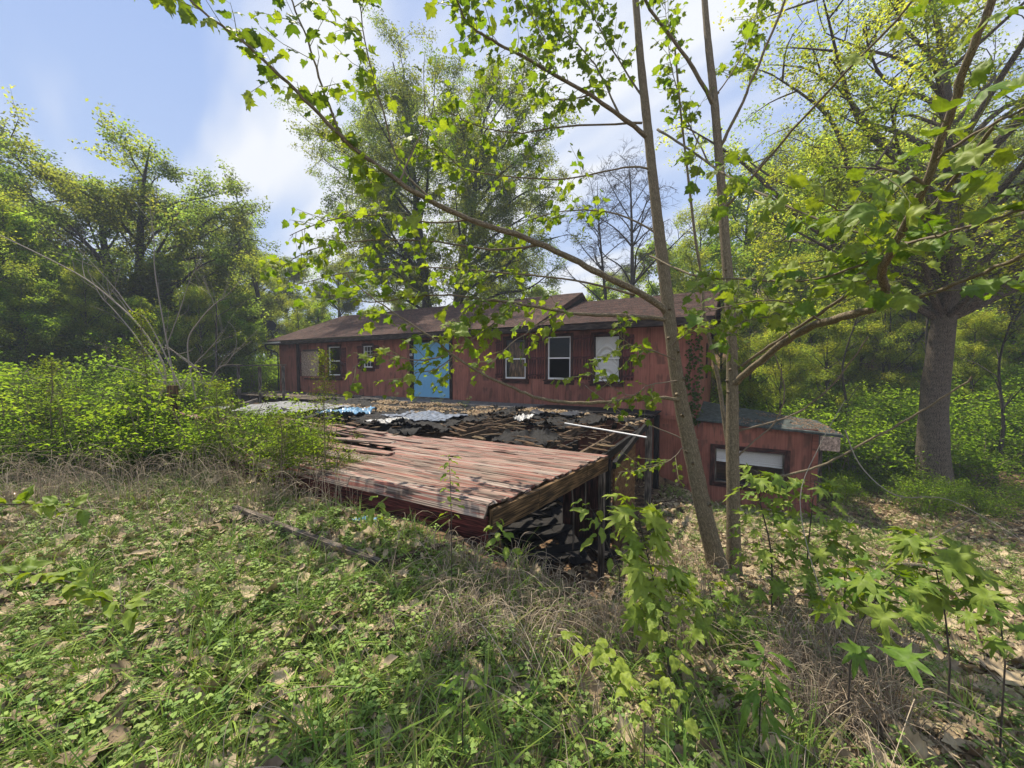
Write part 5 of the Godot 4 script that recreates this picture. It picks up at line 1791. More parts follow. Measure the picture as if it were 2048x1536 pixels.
func twig_from(called: String, label: String, cat: String, lines: Array, m: Material, fine := 0, group := "") -> Node3D:
	var first := path_of(lines[0][0])
	var t := thing(called, label, cat, first[0], 0.0, group)
	for l in lines:
		var p := catmull(path_of(l[0]), 5)
		for i in p.size(): p[i] -= t.position
		var g := Geo.new()
		g.tube(p, taper(p.size(), l[1], l[2]), 6, 0.05)
		for k in fine:
			var i := rng.randi_range(p.size() / 4, p.size() - 2)
			var d := ((p[i + 1] - p[i]).normalized() * 0.7 + Vector3(rf(-1, 1), rf(-0.3, 1), rf(-0.4, 0.4)) * 0.7).normalized()
			var ln := rf(0.3, 1.1)
			var c := catmull([p[i], p[i] + d * ln * 0.5 + Vector3(rf(-0.08, 0.08), rf(0, 0.1), 0), p[i] + d * ln + Vector3(rf(-0.1, 0.1), rf(-0.1, 0.2), 0)], 3)
			g.tube(c, taper(c.size(), l[2] * 1.1, 0.003), 4)
		part("branch", g.mesh(), m, t)
	return t

func make_woods():
	var dg := Color(0.17, 0.225, 0.10)
	var dg2 := Color(0.28, 0.345, 0.15)
	var yg := Color(0.24, 0.32, 0.09)
	var yg2 := Color(0.42, 0.48, 0.19)
	var mg := Color(0.19, 0.30, 0.08)
	var mg2 := Color(0.33, 0.44, 0.13)
	# the big trees that stand out
	var t := thing("oak_tree", "tall many limbed oak with a broad crown behind the roof's middle", "tree", spot(885, 27))
	tree(t, 12.4, Vector3(10.6, 10.6, 8.5), 0.36, 2.6, 84, 12, 3, 4, "oak", 0.95, dg, dg2, M.far_bark, -0.62, Vector3.ZERO, 4)
	t = thing("broad_tree", "broad dark leafed tree behind the brush at the left edge", "tree", spot(255, 21))
	tree(t, 7.6, Vector3(9.0, 6.8, 6.5), 0.36, 1.6, 56, 12, 3, 4, "broad", 0.9, dg, dg2, M.far_bark, -0.6, Vector3.ZERO, 2)
	t = thing("rounded_tree", "rounded leafy tree between the left edge's broad tree and the oak", "tree", spot(470, 33))
	tree(t, 9.0, Vector3(5.5, 6.2, 5.0), 0.35, 2.5, 30, 11, 4, 4, "broad", 0.95, dg, dg2, M.far_bark, -0.7)
	t = thing("shagbark_tree", "thick rough barked tree standing at the right, pale leaves spreading above", "tree", spot(1888, 11))
	tree(t, 10.4, Vector3(8.6, 6.8, 6.0), 0.36, 5.0, 44, 11, 3, 3, "fine", 0.95, yg, yg2, M.bark, -0.55)
	t = thing("bare_tree", "bare branched tree rising behind the lower roof", "tree", spot(1262, 22))
	tree(t, 8.6, Vector3(3.4, 6.0, 3.2), 0.20, 2.6, 18, 11, 6, 0, "", 1.0, dg, dg2, M.far_bark, -0.3)
	t = thing("bare_tree", "thinner bare tree left of the other bare one behind the roof's step", "tree", spot(1222, 24))
	tree(t, 8.2, Vector3(2.8, 6.0, 3.0), 0.14, 2.2, 16, 11, 6, 0, "", 1.0, dg, dg2, M.far_bark, -0.3, Vector3(-0.8, 0, 0))
	t = thing("dead_trunk", "dark leaning dead trunk behind the satellite dish", "trunk", spot(545, 24))
	var g := Geo.new()
	var dp := catmull([Vector3(0, -0.3, 0), px(537, 700, 24) - t.position, px(520, 610, 24) - t.position, px(506, 548, 24) - t.position], 4)
	g.tube(dp, taper(dp.size(), 0.2, 0.1), 8, 0.1)
	part("trunk", g.mesh(), M.far_bark, t)
	# kinds that repeat
	var kinds := []
	var specs := [
		["woodland_tree", 6.5, Vector3(4.2, 5.2, 4.2), 0.22, 1.4, 26, 10, 3, 3, "broad", 1.0, mg, mg2],
		["slender_tree", 7.5, Vector3(3.0, 6.2, 3.0), 0.16, 1.2, 26, 10, 3, 3, "fine", 1.05, yg, yg2],
		["dark_tree", 7.0, Vector3(4.6, 5.6, 4.6), 0.25, 1.6, 26, 10, 3, 3, "oak", 1.05, dg, dg2]]
	# [kind, picture x, distance, size]
	var put := [
		[0, 1700, 23, 1.0], [1, 1810, 20, 1.0], [0, 1480, 24, 1.05], [1, 1400, 21, 0.9], [0, 1330, 26, 0.85], [2, 1750, 33, 1.15], [2, 1560, 32, 1.15], [2, 1950, 30, 1.15], [0, 2150, 22, 1.0], [1, 1890, 26, 1.1], [0, 1200, 32, 0.75], [0, 1090, 35, 0.8], [1, 1560, 13.5, 0.42], [1, 1650, 15.5, 0.5], [1, 1780, 16.5, 0.5], [1, 2010, 18, 0.75], [0, 1620, 27, 0.9], [1, 1980, 38, 1.1], [2, 1660, 40, 1.2], [2, 2060, 38, 1.2], [1, 1500, 17, 0.5], [1, 1600, 19, 0.58], [1, 1720, 18, 0.5], [1, 1860, 21, 0.58], [1, 1950, 15.5, 0.42], [1, 1440, 19, 0.55],
		[0, 60, 14, 0.42], [1, 180, 15.5, 0.42], [0, 300, 17, 0.45], [1, 400, 17.5, 0.42], [0, 470, 19, 0.45],
		[2, 40, 26, 1.1], [0, 120, 17, 0.62], [0, 20, 15, 0.7], [2, -120, 22, 1.25], [0, 330, 24, 0.7], [0, 420, 22, 0.62], [1, 520, 26, 0.75], [2, 570, 34, 0.95], [2, 680, 38, 0.95], [0, 640, 29, 0.55], [0, 760, 33, 0.6], [0, 960, 36, 0.7], [1, 600, 25, 0.5], [0, 200, 27, 0.85], [2, 400, 40, 1.0], [2, 1000, 44, 1.1], [2, 820, 46, 1.1], [1, -80, 13, 0.7], [2, 1250, 42, 0.9], [0, 2300, 20, 0.9]]
	var seen := {}
	for q in put:
		var s = specs[q[0]]
		var left: bool = q[1] < 620
		var lab: String
		if q[0] == 0: lab = "leafy green tree in the wood at the left" if left else "leafy green tree in the wood behind the house and annex"
		elif q[0] == 1: lab = "slender pale leafed tree in the wood at the left" if left else "slender pale leafed tree in the wood at the right"
		else: lab = "dark leafed tree at the back of the wood on the left" if left else "dark leafed tree at the back of the wood behind the house"
		if not seen.has(q[0]):
			var o := thing(s[0], lab, "tree", spot(q[1], q[2]), rf(0, TAU), lab.replace("tree", "trees"))
			tree(o, s[1], s[2], s[3], s[4], s[5], s[6], s[7], s[8], s[9], s[10], s[11], s[12], M.far_bark, -0.85)
			seen[q[0]] = o
			o.scale = Vector3.ONE * q[3]
		else:
			var o := copy(seen[q[0]], s[0], lab, lab.replace("tree", "trees"))
			o.position = spot(q[1], q[2])
			o.rotation.y = rf(0, TAU)
			o.scale = Vector3(1, rf(0.9, 1.1), 1) * q[3]
	# bare poles of young trunks in the right wood
	var proto: Node3D = null
	for q in [[1690, 14, 5.5], [1850, 15, 7.0], [2000, 12, 6.0], [1770, 17, 7.5], [1620, 19, 6.5], [1940, 20, 8.0], [1540, 21, 6.0], [430, 16, 4.2], [95, 18, 5.0]]:
		var where: String = "thin bare young trunk among the undergrowth " + ("left of the house" if q[0] < 600 else "right of the annex")
		var o: Node3D
		if proto == null:
			o = thing("thin_trunk", where, "tree", spot(q[0], q[1]), 0.0, "thin trunks in the wood")
			var gg := Geo.new()
			var p := catmull([Vector3(0, -0.2, 0), Vector3(0.12, 2.0, 0.05), Vector3(0.0, 4.0, -0.1), Vector3(0.3, 6.0, 0.1)], 4)
			gg.tube(p, taper(p.size(), 0.06, 0.015), 7, 0.05)
			for k in 9:
				var a := p[5 + k % 8]
				var d := Vector3(rf(-1, 1), rf(0.3, 1), rf(-1, 1)).normalized() * rf(0.6, 1.6)
				gg.tube(PackedVector3Array([a, a + d * 0.5 + Vector3(0, 0.1, 0), a + d]), PackedFloat32Array([0.018, 0.012, 0.005]), 4)
			part("trunk", gg.mesh(), M.far_bark, o)
			proto = o
		else:
			o = copy(proto, "thin_trunk", where)
			o.position = spot(q[0], q[1])
			o.rotation.y = rf(0, TAU)
		o.scale = Vector3(1, q[2] / 6.0, 1)

func make_shrubs():
	var sg := Color(0.15, 0.25, 0.04)
	var sg2 := Color(0.27, 0.38, 0.085)
	var fg := Color(0.16, 0.29, 0.06)
	var fg2 := Color(0.30, 0.43, 0.10)
	var protos := []
	var specs := [["undergrowth_shrub", 2.2, 1.3, 16, "shrub", 15, fg, fg2, 1.0], ["leafy_shrub", 1.5, 0.85, 10, "shrub", 13, Color(0.11, 0.20, 0.045), Color(0.22, 0.34, 0.09), 0.85], ["broadleaf_shrub", 1.4, 0.75, 9, "big", 11, sg, sg2, 0.8], ["feathery_shrub", 1.6, 0.9, 12, "small", 18, Color(0.10, 0.18, 0.05), Color(0.20, 0.30, 0.08), 1.05], ["weedy_sapling", 1.6, 0.42, 4, "big", 9, Color(0.15, 0.25, 0.05), Color(0.28, 0.38, 0.10), 0.62]]
	for s in specs: protos.append(null)
	var put := []
	# right: the green wall of undergrowth beyond the annex
	for i in 100:
		var d := rf(10.5, 21.0) if i < 62 else rf(18.0, 34.0)
		var x := rf(1480, 2200) if i > 10 else rf(1640, 2150)
		if i <= 10: d = rf(9.0, 12.0)
		put.append([0, x, d, rf(0.75, 1.35) * (0.42 if d < 11.6 else 1.0), "right"])
	for i in 20:
		put.append([0, rf(1640, 2100), rf(12.5, 16.0), rf(1.0, 1.5), "right"])
	for i in 16:
		put.append([0, rf(1380, 1640), rf(14, 22), rf(0.9, 1.5), "right"])
	# left: thicket from the frame's edge to the porch
	for i in 26:
		var x := rf(-330, 520)
		var d := rf(6.2, 15.0)
		put.append([[1, 2, 3, 4][i % 4], x, d, rf(0.6, 1.1) * (1.15 if d > 9.0 else 0.85) * (0.62 if x > 360 else 1.0), "left"])
	for i in 22:
		put.append([0, rf(-300, 590), rf(17, 24), rf(0.9, 1.4), "left"])
	for q in [[1, 572, 13.5, 0.55], [3, 480, 12.0, 0.45], [3, 430, 12.5, 0.5], [2, 520, 7.6, 0.62], [1, 575, 6.4, 0.6], [3, 610, 5.6, 0.55], [3, 560, 5.6, 0.5], [1, 480, 6.6, 0.6], [2, 420, 6.0, 0.62], [1, 340, 5.6, 0.62], [2, 255, 5.2, 0.62], [1, 150, 5.4, 0.7], [3, 60, 5.3, 0.7], [2, -60, 5.2, 0.7], [3, 690, 5.0, 0.32], [0, 640, 22, 1.2], [0, 720, 24, 1.2], [0, 560, 23, 1.3], [0, 1000, 26, 1.3], [0, 1150, 25, 1.4], [0, 880, 27, 1.3]]:
		put.append([q[0], q[1], q[2], q[3], "left" if q[1] < 520 else "porch" if q[2] < 15.0 else "behind"])
	for k in 11:
		put.append([0, 370 + k * 28, rf(21, 26), rf(1.0, 1.4), "left"])
	# loose bushes that hide the porch's left end, and a taller thicket at the frame's edge
	for q in [[4, 655, 4.7, 0.5], [4, 625, 4.9, 0.75], [1, 590, 5.2, 0.5], [4, 560, 5.0, 0.8], [2, 520, 5.4, 0.55], [4, 490, 5.0, 0.75], [3, 455, 5.6, 0.55], [4, 430, 5.2, 0.8], [1, 400, 5.6, 0.6], [4, 370, 5.1, 0.8], [2, 335, 5.6, 0.6], [4, 300, 5.3, 0.85], [4, 600, 5.8, 0.75], [1, 545, 6.2, 0.55], [4, 500, 6.4, 0.95], [3, 470, 6.8, 0.6], [4, 420, 6.6, 1.0], [2, 380, 6.6, 0.65], [4, 330, 6.9, 1.05], [4, 260, 5.6, 0.9], [4, 200, 5.4, 0.85], [4, 130, 5.6, 0.95], [4, 60, 5.4, 0.9], [4, 690, 5.0, 0.45], [4, 575, 4.6, 0.55], [4, 535, 4.5, 0.5]]:
		put.append([q[0], q[1], q[2], q[3], "porch" if q[1] > 280 else "left"])
	for i in 14:
		put.append([[1, 3, 2, 1][i % 4], rf(-220, 300), rf(9.0, 13.5), rf(1.1, 1.6), "left"])
	for i in 44:
		put.append([[4, 1, 4, 3, 4, 2][i % 6], rf(-200, 520), rf(5.3, 11.0), rf(0.65, 1.25), "left"])
	for i in 8:
		put.append([[1, 3][i % 2], rf(335, 480), rf(8.5, 12.0), rf(0.75, 1.1), "left"])
	var n := 0
	for q in put:
		var at := spot(q[1], q[2])
		if under_cover(at) and q[4] != "porch": continue
		if q[4] == "porch" and under_cover(at):
			at.y = 0.1
		var s = specs[q[0]]
		var where: String = {"right": "in the undergrowth right of the annex", "left": "in the thicket left of the porch", "porch": "at the porch's ruined left end", "behind": "behind the house"}[q[4]]
		var kind: String = ["tall small leaved green shrub ", "bright leafy shrub ", "broad leaved yellow green shrub ", "feathery fine leaved shrub ", "loose upright weedy sapling "][q[0]]
		var o: Node3D
		if protos[q[0]] == null:
			o = thing(s[0], kind + where, "shrub", at, rf(0, TAU), kind.strip_edges() + "s " + where)
			shrub(o, s[1], s[2], s[3], s[4], s[5], s[6], s[7], s[8])
			protos[q[0]] = o
		else:
			o = copy(protos[q[0]], s[0], kind + where, kind.strip_edges() + "s " + where)
			o.position = at
			o.rotation.y = rf(0, TAU)
		o.scale = Vector3(1, rf(0.85, 1.15), 1) * q[3]

func make_brush():
	# pale bare brush arching at the left
	twig_from("bare_brush", "pale bare arching branches rising out of the thicket at the left", "brush", [
		[[[318, 800, 9.5], [330, 740, 9.5], [285, 660, 9.5], [225, 600, 9.5], [150, 545, 9.5], [0, 470, 9.5], [-60, 440, 9.5]], 0.0275, 0.0083],
		[[[330, 760, 9.4], [268, 668, 9.4], [225, 617, 9.4], [200, 590, 9.4], [175, 540, 9.4]], 0.0165, 0.0044],
		[[[372, 800, 9.2], [300, 650, 9.2], [262, 620, 9.2], [240, 590, 9.2], [215, 560, 9.2], [160, 500, 9.2]], 0.0154, 0.0033],
		[[[392, 800, 9.0], [375, 690, 9.0], [400, 640, 9.0], [430, 608, 9.0], [452, 592, 9.0], [470, 575, 9.0]], 0.0176, 0.0044],
		[[[428, 609, 9.0], [420, 590, 9.0], [397, 574, 9.0]], 0.0077, 0.0028],
		[[[352, 800, 8.8], [385, 735, 8.8], [415, 702, 8.8], [440, 672, 8.8], [452, 655, 8.8]], 0.0110, 0.0033],
		[[[410, 800, 8.7], [430, 745, 8.7], [455, 725, 8.7], [470, 700, 8.7], [474, 680, 8.7]], 0.0099, 0.0033],
		[[[350, 770, 9.0], [312, 560, 9.0], [308, 480, 9.0], [300, 420, 9.0]], 0.0165, 0.0044],
		[[[330, 700, 9.0], [360, 620, 9.0], [378, 565, 9.0], [400, 520, 9.0]], 0.0110, 0.0033],
		[[[215, 730, 8.8], [260, 740, 8.8], [300, 755, 8.8], [340, 770, 8.8]], 0.0110, 0.0055],
		[[[330, 690, 9.0], [365, 715, 9.0], [405, 752, 9.0]], 0.0077, 0.0055]], M.bare_twig, 7)
	var g := Geo.new()
	for i in 70:
		var a := Vector3(rf(-0.9, 0.9), 0, rf(-0.5, 0.5))
		g.tube(PackedVector3Array([a, a + Vector3(rf(-0.2, 0.2), rf(0.5, 1.0), rf(-0.2, 0.2)), a + Vector3(rf(-0.5, 0.5), rf(1.1, 1.9), rf(-0.4, 0.4))]), PackedFloat32Array([0.006, 0.005, 0.002]), 3)
	var o := part("dry_stems", g.mesh(), M.twig, self, Transform3D(Basis(), spot(355, 7.6)))
	tag(o, "clump of dry brown stems round the square post", "dry stems", "", "stuff")
	# fallen limb on the right, and other wood on the ground
	var pts := []
	for q in [[1478, 1052], [1560, 1085], [1640, 1118], [1740, 1128], [1850, 1134], [1960, 1140], [2100, 1142]]:
		pts.append(on_ground(q[0], q[1] + 6) + Vector3(0, 0.05, 0))
	g = Geo.new()
	var p := catmull(pts, 4)
	g.tube(p, taper(p.size(), 0.02, 0.045), 8, 0.08)
	tag(part("fallen_branch", g.mesh(), M.sycamore_bark, self), "long fallen branch lying across the leaf litter at the right", "branch")
	for q in [[[1840, 1098], [1960, 1035], "fallen stick slanting up from the long fallen branch", 0.018], [[1770, 1060], [1850, 1085], "short mossy log lying in front of the right wood", 0.06], [[1700, 1150], [1985, 1085], "thin fallen stick lying over the leaf litter at the right", 0.012], [[1000, 1112], [1075, 1122], "pale stick in the dry grass by the porch corner", 0.012], [[1420, 1180], [1500, 1110], "thin stick leaning by the sycamore's foot", 0.010]]:
		var a := on_ground(q[0][0], q[0][1]) + Vector3(0, 0.05, 0)
		var b := on_ground(q[1][0], q[1][1]) + Vector3(0, 0.05, 0)
		g = Geo.new()
		var c := catmull([a, a.lerp(b, 0.4) + Vector3(0, 0.05, 0.03), a.lerp(b, 0.7) + Vector3(0.02, 0.03, 0), b], 4)
		g.tube(c, taper(c.size(), q[3], q[3] * 0.5), 7, 0.08)
		tag(part("stick", g.mesh(), M.sycamore_bark, self), q[2], "stick")
	# long thin whips of bare growth at the right
	twig_from("bare_whip", "thin bare whip arching over the right foreground", "twig", [[[[1700, 1300, 2.2], [1640, 1180, 2.3], [1600, 1000, 2.6], [1640, 890, 2.8], [1690, 800, 3.0]], 0.004, 0.002]], M.bare_twig)
	twig_from("bare_whip", "thin bare whip hanging down near the right edge", "twig", [[[[1690, 860, 3.0], [1720, 930, 2.9], [1790, 990, 2.7], [1900, 1000, 2.5], [2060, 1090, 2.2]], 0.005, 0.002]], M.bare_twig)

func make_saplings():
	sapling("sweetgum_sapling", "bright star leaved sapling lit by the sun before the porch opening", "sapling", [[1338, 1345, 2.2], [1330, 1260, 2.25], [1312, 1180, 2.3], [1290, 1090, 2.35], [1270, 1010, 2.4]], 0.007, "star", 0.15, 60, 0.20, 3, 6, 0.32)
	sapling("sweetgum_sapling", "star leaved sapling with drooping side shoots left of the bright one", "sapling", [[1240, 1140, 3.2], [1215, 1090, 3.3], [1195, 1040, 3.4], [1180, 1015, 3.4]], 0.006, "oval", 0.14, 24, 0.22, 2, 5, 0.2)
	sapling("maple_sapling", "tall star leaved sapling right of the sycamore's foot", "sapling", [[1545, 1180, 3.1], [1540, 1090, 3.2], [1520, 1000, 3.3], [1522, 945, 3.3]], 0.008, "star", 0.14, 60, 0.26, 1, 5, 0.1)
	sapling("maple_sapling", "star leaved sapling before the annex corner", "sapling", [[1625, 1200, 3.0], [1615, 1120, 3.1], [1625, 1010, 3.2], [1630, 960, 3.3]], 0.007, "star", 0.12, 46, 0.26, 1, 5, 0.1)
	sapling("maple_sapling", "low star leaved sapling over the fallen branch", "sapling", [[1690, 1180, 2.9], [1690, 1120, 3.0], [1700, 1060, 3.1]], 0.006, "star", 0.12, 34, 0.28, 1, 5, 0.1)
	sapling("maple_sapling", "sapling with big lobed leaves at the right, above the fallen branch's end", "sapling", [[1900, 1330, 2.0], [1890, 1230, 2.05], [1870, 1130, 2.1], [1860, 1085, 2.1]], 0.005, "star", 0.15, 26, 0.20, 2, 5, 0.45)
	sapling("maple_sapling", "spreading sapling with dark leaves in the right foreground", "sapling", [[1700, 1330, 1.9], [1720, 1250, 1.95], [1760, 1190, 2.0], [1800, 1150, 2.0]], 0.005, "star", 0.14, 34, 0.24, 0, 4, 0.25)
	sapling("maple_sapling", "small sapling with few leaves at the right edge", "sapling", [[2010, 1330, 1.8], [2000, 1240, 1.85], [1985, 1180, 1.9]], 0.004, "star", 0.11, 18, 0.18, 1, 4, 0.3)
	sapling("maple_sapling", "low leafy sapling at the sycamore's foot", "sapling", [[1440, 1290, 2.5], [1430, 1230, 2.6], [1415, 1160, 2.7]], 0.005, "star", 0.11, 30, 0.24, 1, 5, 0.2)
	sapling("green_seedling", "slender oval leaved seedling standing up against the red boards", "seedling", [[903, 1075, 2.55], [902, 1010, 2.6], [900, 950, 2.62], [897, 912, 2.65]], 0.003, "oval", 0.065, 24, 0.06, 4, 6, 0.25)
	sapling("greenbrier_vine", "yellow green heart leaved vine in the middle foreground", "vine", [[1290, 1450, 1.55], [1262, 1395, 1.6], [1245, 1340, 1.65], [1200, 1310, 1.7], [1140, 1275, 1.75]], 0.002, "heart", 0.075, 26, 0.06, 5, 6, 0.15)
	sapling("greenbrier_vine", "heart leaved vine climbing the bright sapling's stem", "vine", [[1350, 1430, 1.8], [1335, 1350, 1.9], [1340, 1280, 2.0], [1310, 1200, 2.1]], 0.002, "heart", 0.07, 36, 0.10, 2, 6, 0.05)
	sapling("lance_leaved_plant", "dark lance leaved plant in the centre foreground", "plant", [[925, 1450, 1.6], [925, 1400, 1.62], [930, 1340, 1.66]], 0.003, "lance", 0.12, 16, 0.05, 0, 2, 0.1)
	sapling("lance_leaved_plant", "dark tufted plant low in the right foreground", "plant", [[1520, 1420, 1.75], [1525, 1370, 1.8], [1530, 1310, 1.85]], 0.003, "lance", 0.15, 40, 0.04, 0, 1, 0.05)
	sapling("dogwood_seedling", "pale leaved seedling beside the porch's front board", "seedling", [[760, 1062, 3.2], [752, 1030, 3.2], [745, 1010, 3.2]], 0.003, "oval", 0.14, 14, 0.10, 3, 6, 0.2)
	sapling("leafy_seedling", "green seedling before the porch's near corner", "seedling", [[1010, 1120, 2.8], [1000, 1075, 2.8], [985, 1040, 2.8]], 0.003, "oval", 0.10, 12, 0.12, 2, 5, 0.2)
	# the feathery upright shoot before the porch and its neighbours
	var col := thing("upright_sapling", "tall narrow feathery sapling before the left window", "sapling", spot(648, 4.6))
	var base := col.position
	var p := catmull([Vector3(0, -0.1, 0), px(650, 900, 4.6) - base, px(648, 800, 4.6) - base, px(650, 705, 4.6) - base], 5)
	var g := Geo.new()
	g.tube(p, taper(p.size(), 0.009, 0.003), 5)
	var xf := []
	var cols := []
	for k in 130:
		var f := lerpf(0.25, 1.0, k / 130.0) * (p.size() - 1)
		var a := p[int(f)].lerp(p[mini(int(f) + 1, p.size() - 1)], f - int(f))
		var ff := k / 130.0
		var o := Vector3(rf(-1, 1), rf(0.0, 0.5), rf(-1, 1)) * lerpf(0.24, 0.05, ff)
		g.tube(PackedVector3Array([a, a + o]), PackedFloat32Array([0.002, 0.001]), 3)
		xf.append(Transform3D(yaw(0.5 * rf(0.7, 1.2), 0.4), a + o))
		cols.append(greens(Color(0.13, 0.22, 0.035), Color(0.25, 0.32, 0.05)).lerp(Color(0.34, 0.25, 0.06), 0.35 if rf(0, 1) < 0.3 else 0.0))
	part("stem", g.mesh(), M.twig, col)
	merged("foliage", SPRAY.small, M.leaf, xf, cols, col)
	for q in [[285, 6.5, 1.9, "slim sapling with a leafy head rising above the left thicket"], [105, 5.6, 1.3, "slim leafy shoot near the left edge"], [430, 5.2, 1.0, "slim leafy shoot before the grey timber"], [560, 4.4, 0.75, "slim leafy shoot in the grass before the porch"]]:
		var s := copy(col, "upright_sapling", q[3])
		s.position = spot(q[0], q[1])
		s.scale = Vector3(1.25, q[2] / 1.75, 1.25)
		s.rotation.y = rf(0, TAU)
	# twigs that reach in from the left, close to the eye
	var tw := twig_from("leafy_twig", "dark leafy twig reaching in over the grass from the left edge", "twig", [[[[-60, 1120, 1.25], [30, 1140, 1.25], [140, 1165, 1.25], [210, 1200, 1.25], [268, 1218, 1.25]], 0.004, 0.0015], [[[0, 1138, 1.25], [18, 1150, 1.24], [26, 1165, 1.23]], 0.0025, 0.0015]], M.dark_twig)
	var tw2 := twig_from("leafy_twig", "upper leafy twig reaching in from the left edge", "twig", [[[[-60, 1012, 1.5], [40, 1008, 1.5], [120, 1010, 1.5], [170, 1020, 1.5]], 0.003, 0.0015]], M.dark_twig)
	for e in [[tw, [[60, 1148], [100, 1155], [140, 1168], [160, 1178], [200, 1195], [225, 1205], [250, 1212], [265, 1215], [120, 1160], [180, 1185], [40, 1143], [85, 1150], [150, 1172], [238, 1209]], 1.25], [tw2, [[10, 1008], [40, 1008], [70, 1008], [100, 1010], [130, 1012], [150, 1016], [165, 1020], [55, 1008], [115, 1010]], 1.5]]:
		for q in e[1]:
			for k in 2:
				var d := Vector3(rf(-0.7, 1), rf(-0.5, 0.7), rf(-0.5, 0.8)).normalized()
				part("leaf", LEAF.oval[k], TONES[rng.randi_range(2, 5)], e[0], Transform3D(turn_of(d, Vector3(rf(-0.3, 0.3), 1, rf(-0.2, 0.5)), rf(0.05, 0.085)), px(q[0], q[1], e[2]) - e[0].position))
	# ivy on the house corner
	xf = []
	cols = []
	g = Geo.new()
	for s in 5:
		var at := Vector3(-0.05 + rf(-0.08, 0.12), 0.0, 0.035)
		var q := [at]
		while at.y < 2.2:
			at += Vector3(rf(-0.08, 0.08), rf(0.12, 0.25), 0)
			at.x = clampf(at.x, -0.25, 0.03)
			q.append(at)
			for k in 4:
				xf.append(Transform3D(turn_of(Vector3(rf(-1, 1), rf(-1, 0.3), 0.5), Vector3(rf(-0.5, 0.5), 0.3, 1), rf(0.05, 0.09)), at + Vector3(rf(-0.08, 0.08), rf(-0.1, 0.1), 0.02)))
				cols.append(greens(Color(0.05, 0.11, 0.02), Color(0.10, 0.18, 0.03)))
		g.tube(catmull(q, 2), taper(q.size() * 2 - 1, 0.006, 0.003), 4)
	var iv := thing("ivy", "ivy climbing the house's right front corner", "ivy", HOUSE_AT, HOUSE_TURN)
	part("stems", g.mesh(), M.twig, iv).set_meta("kind", "stuff")
	multi("leaves", LEAF.heart[0], M.veined_leaf, xf, cols, iv)

# how green (1) or bare and leaf strewn (0) the clearing floor is
func green_at(p: Vector3) -> float:
	var g := ss(1.3, -1.5, p.x + 0.25 * (p.z + 2.0)) * 0.68 + 0.16
	g = lerpf(g, 0.42, ss(-9.0, -13.0, p.z) * 0.7)
	if p.x > 3.0: g += 0.35 * ss(7.0, 10.0, p.x - p.z * 0.5)
	return clampf(g + patches.get_noise_2d(p.x * 2.2, p.z * 2.2) * 0.45, 0.0, 1.0)

func scatter_at(rmin: float, rmax: float, power: float) -> Vector3:
	var a := rf(-1.12, 1.12)
	var r := rmin + (rmax - rmin) * pow(rf(0, 1), power)
	var x := sin(a) * r
	var z := -cos(a) * r
	return Vector3(x, ground_y(x, z), z)

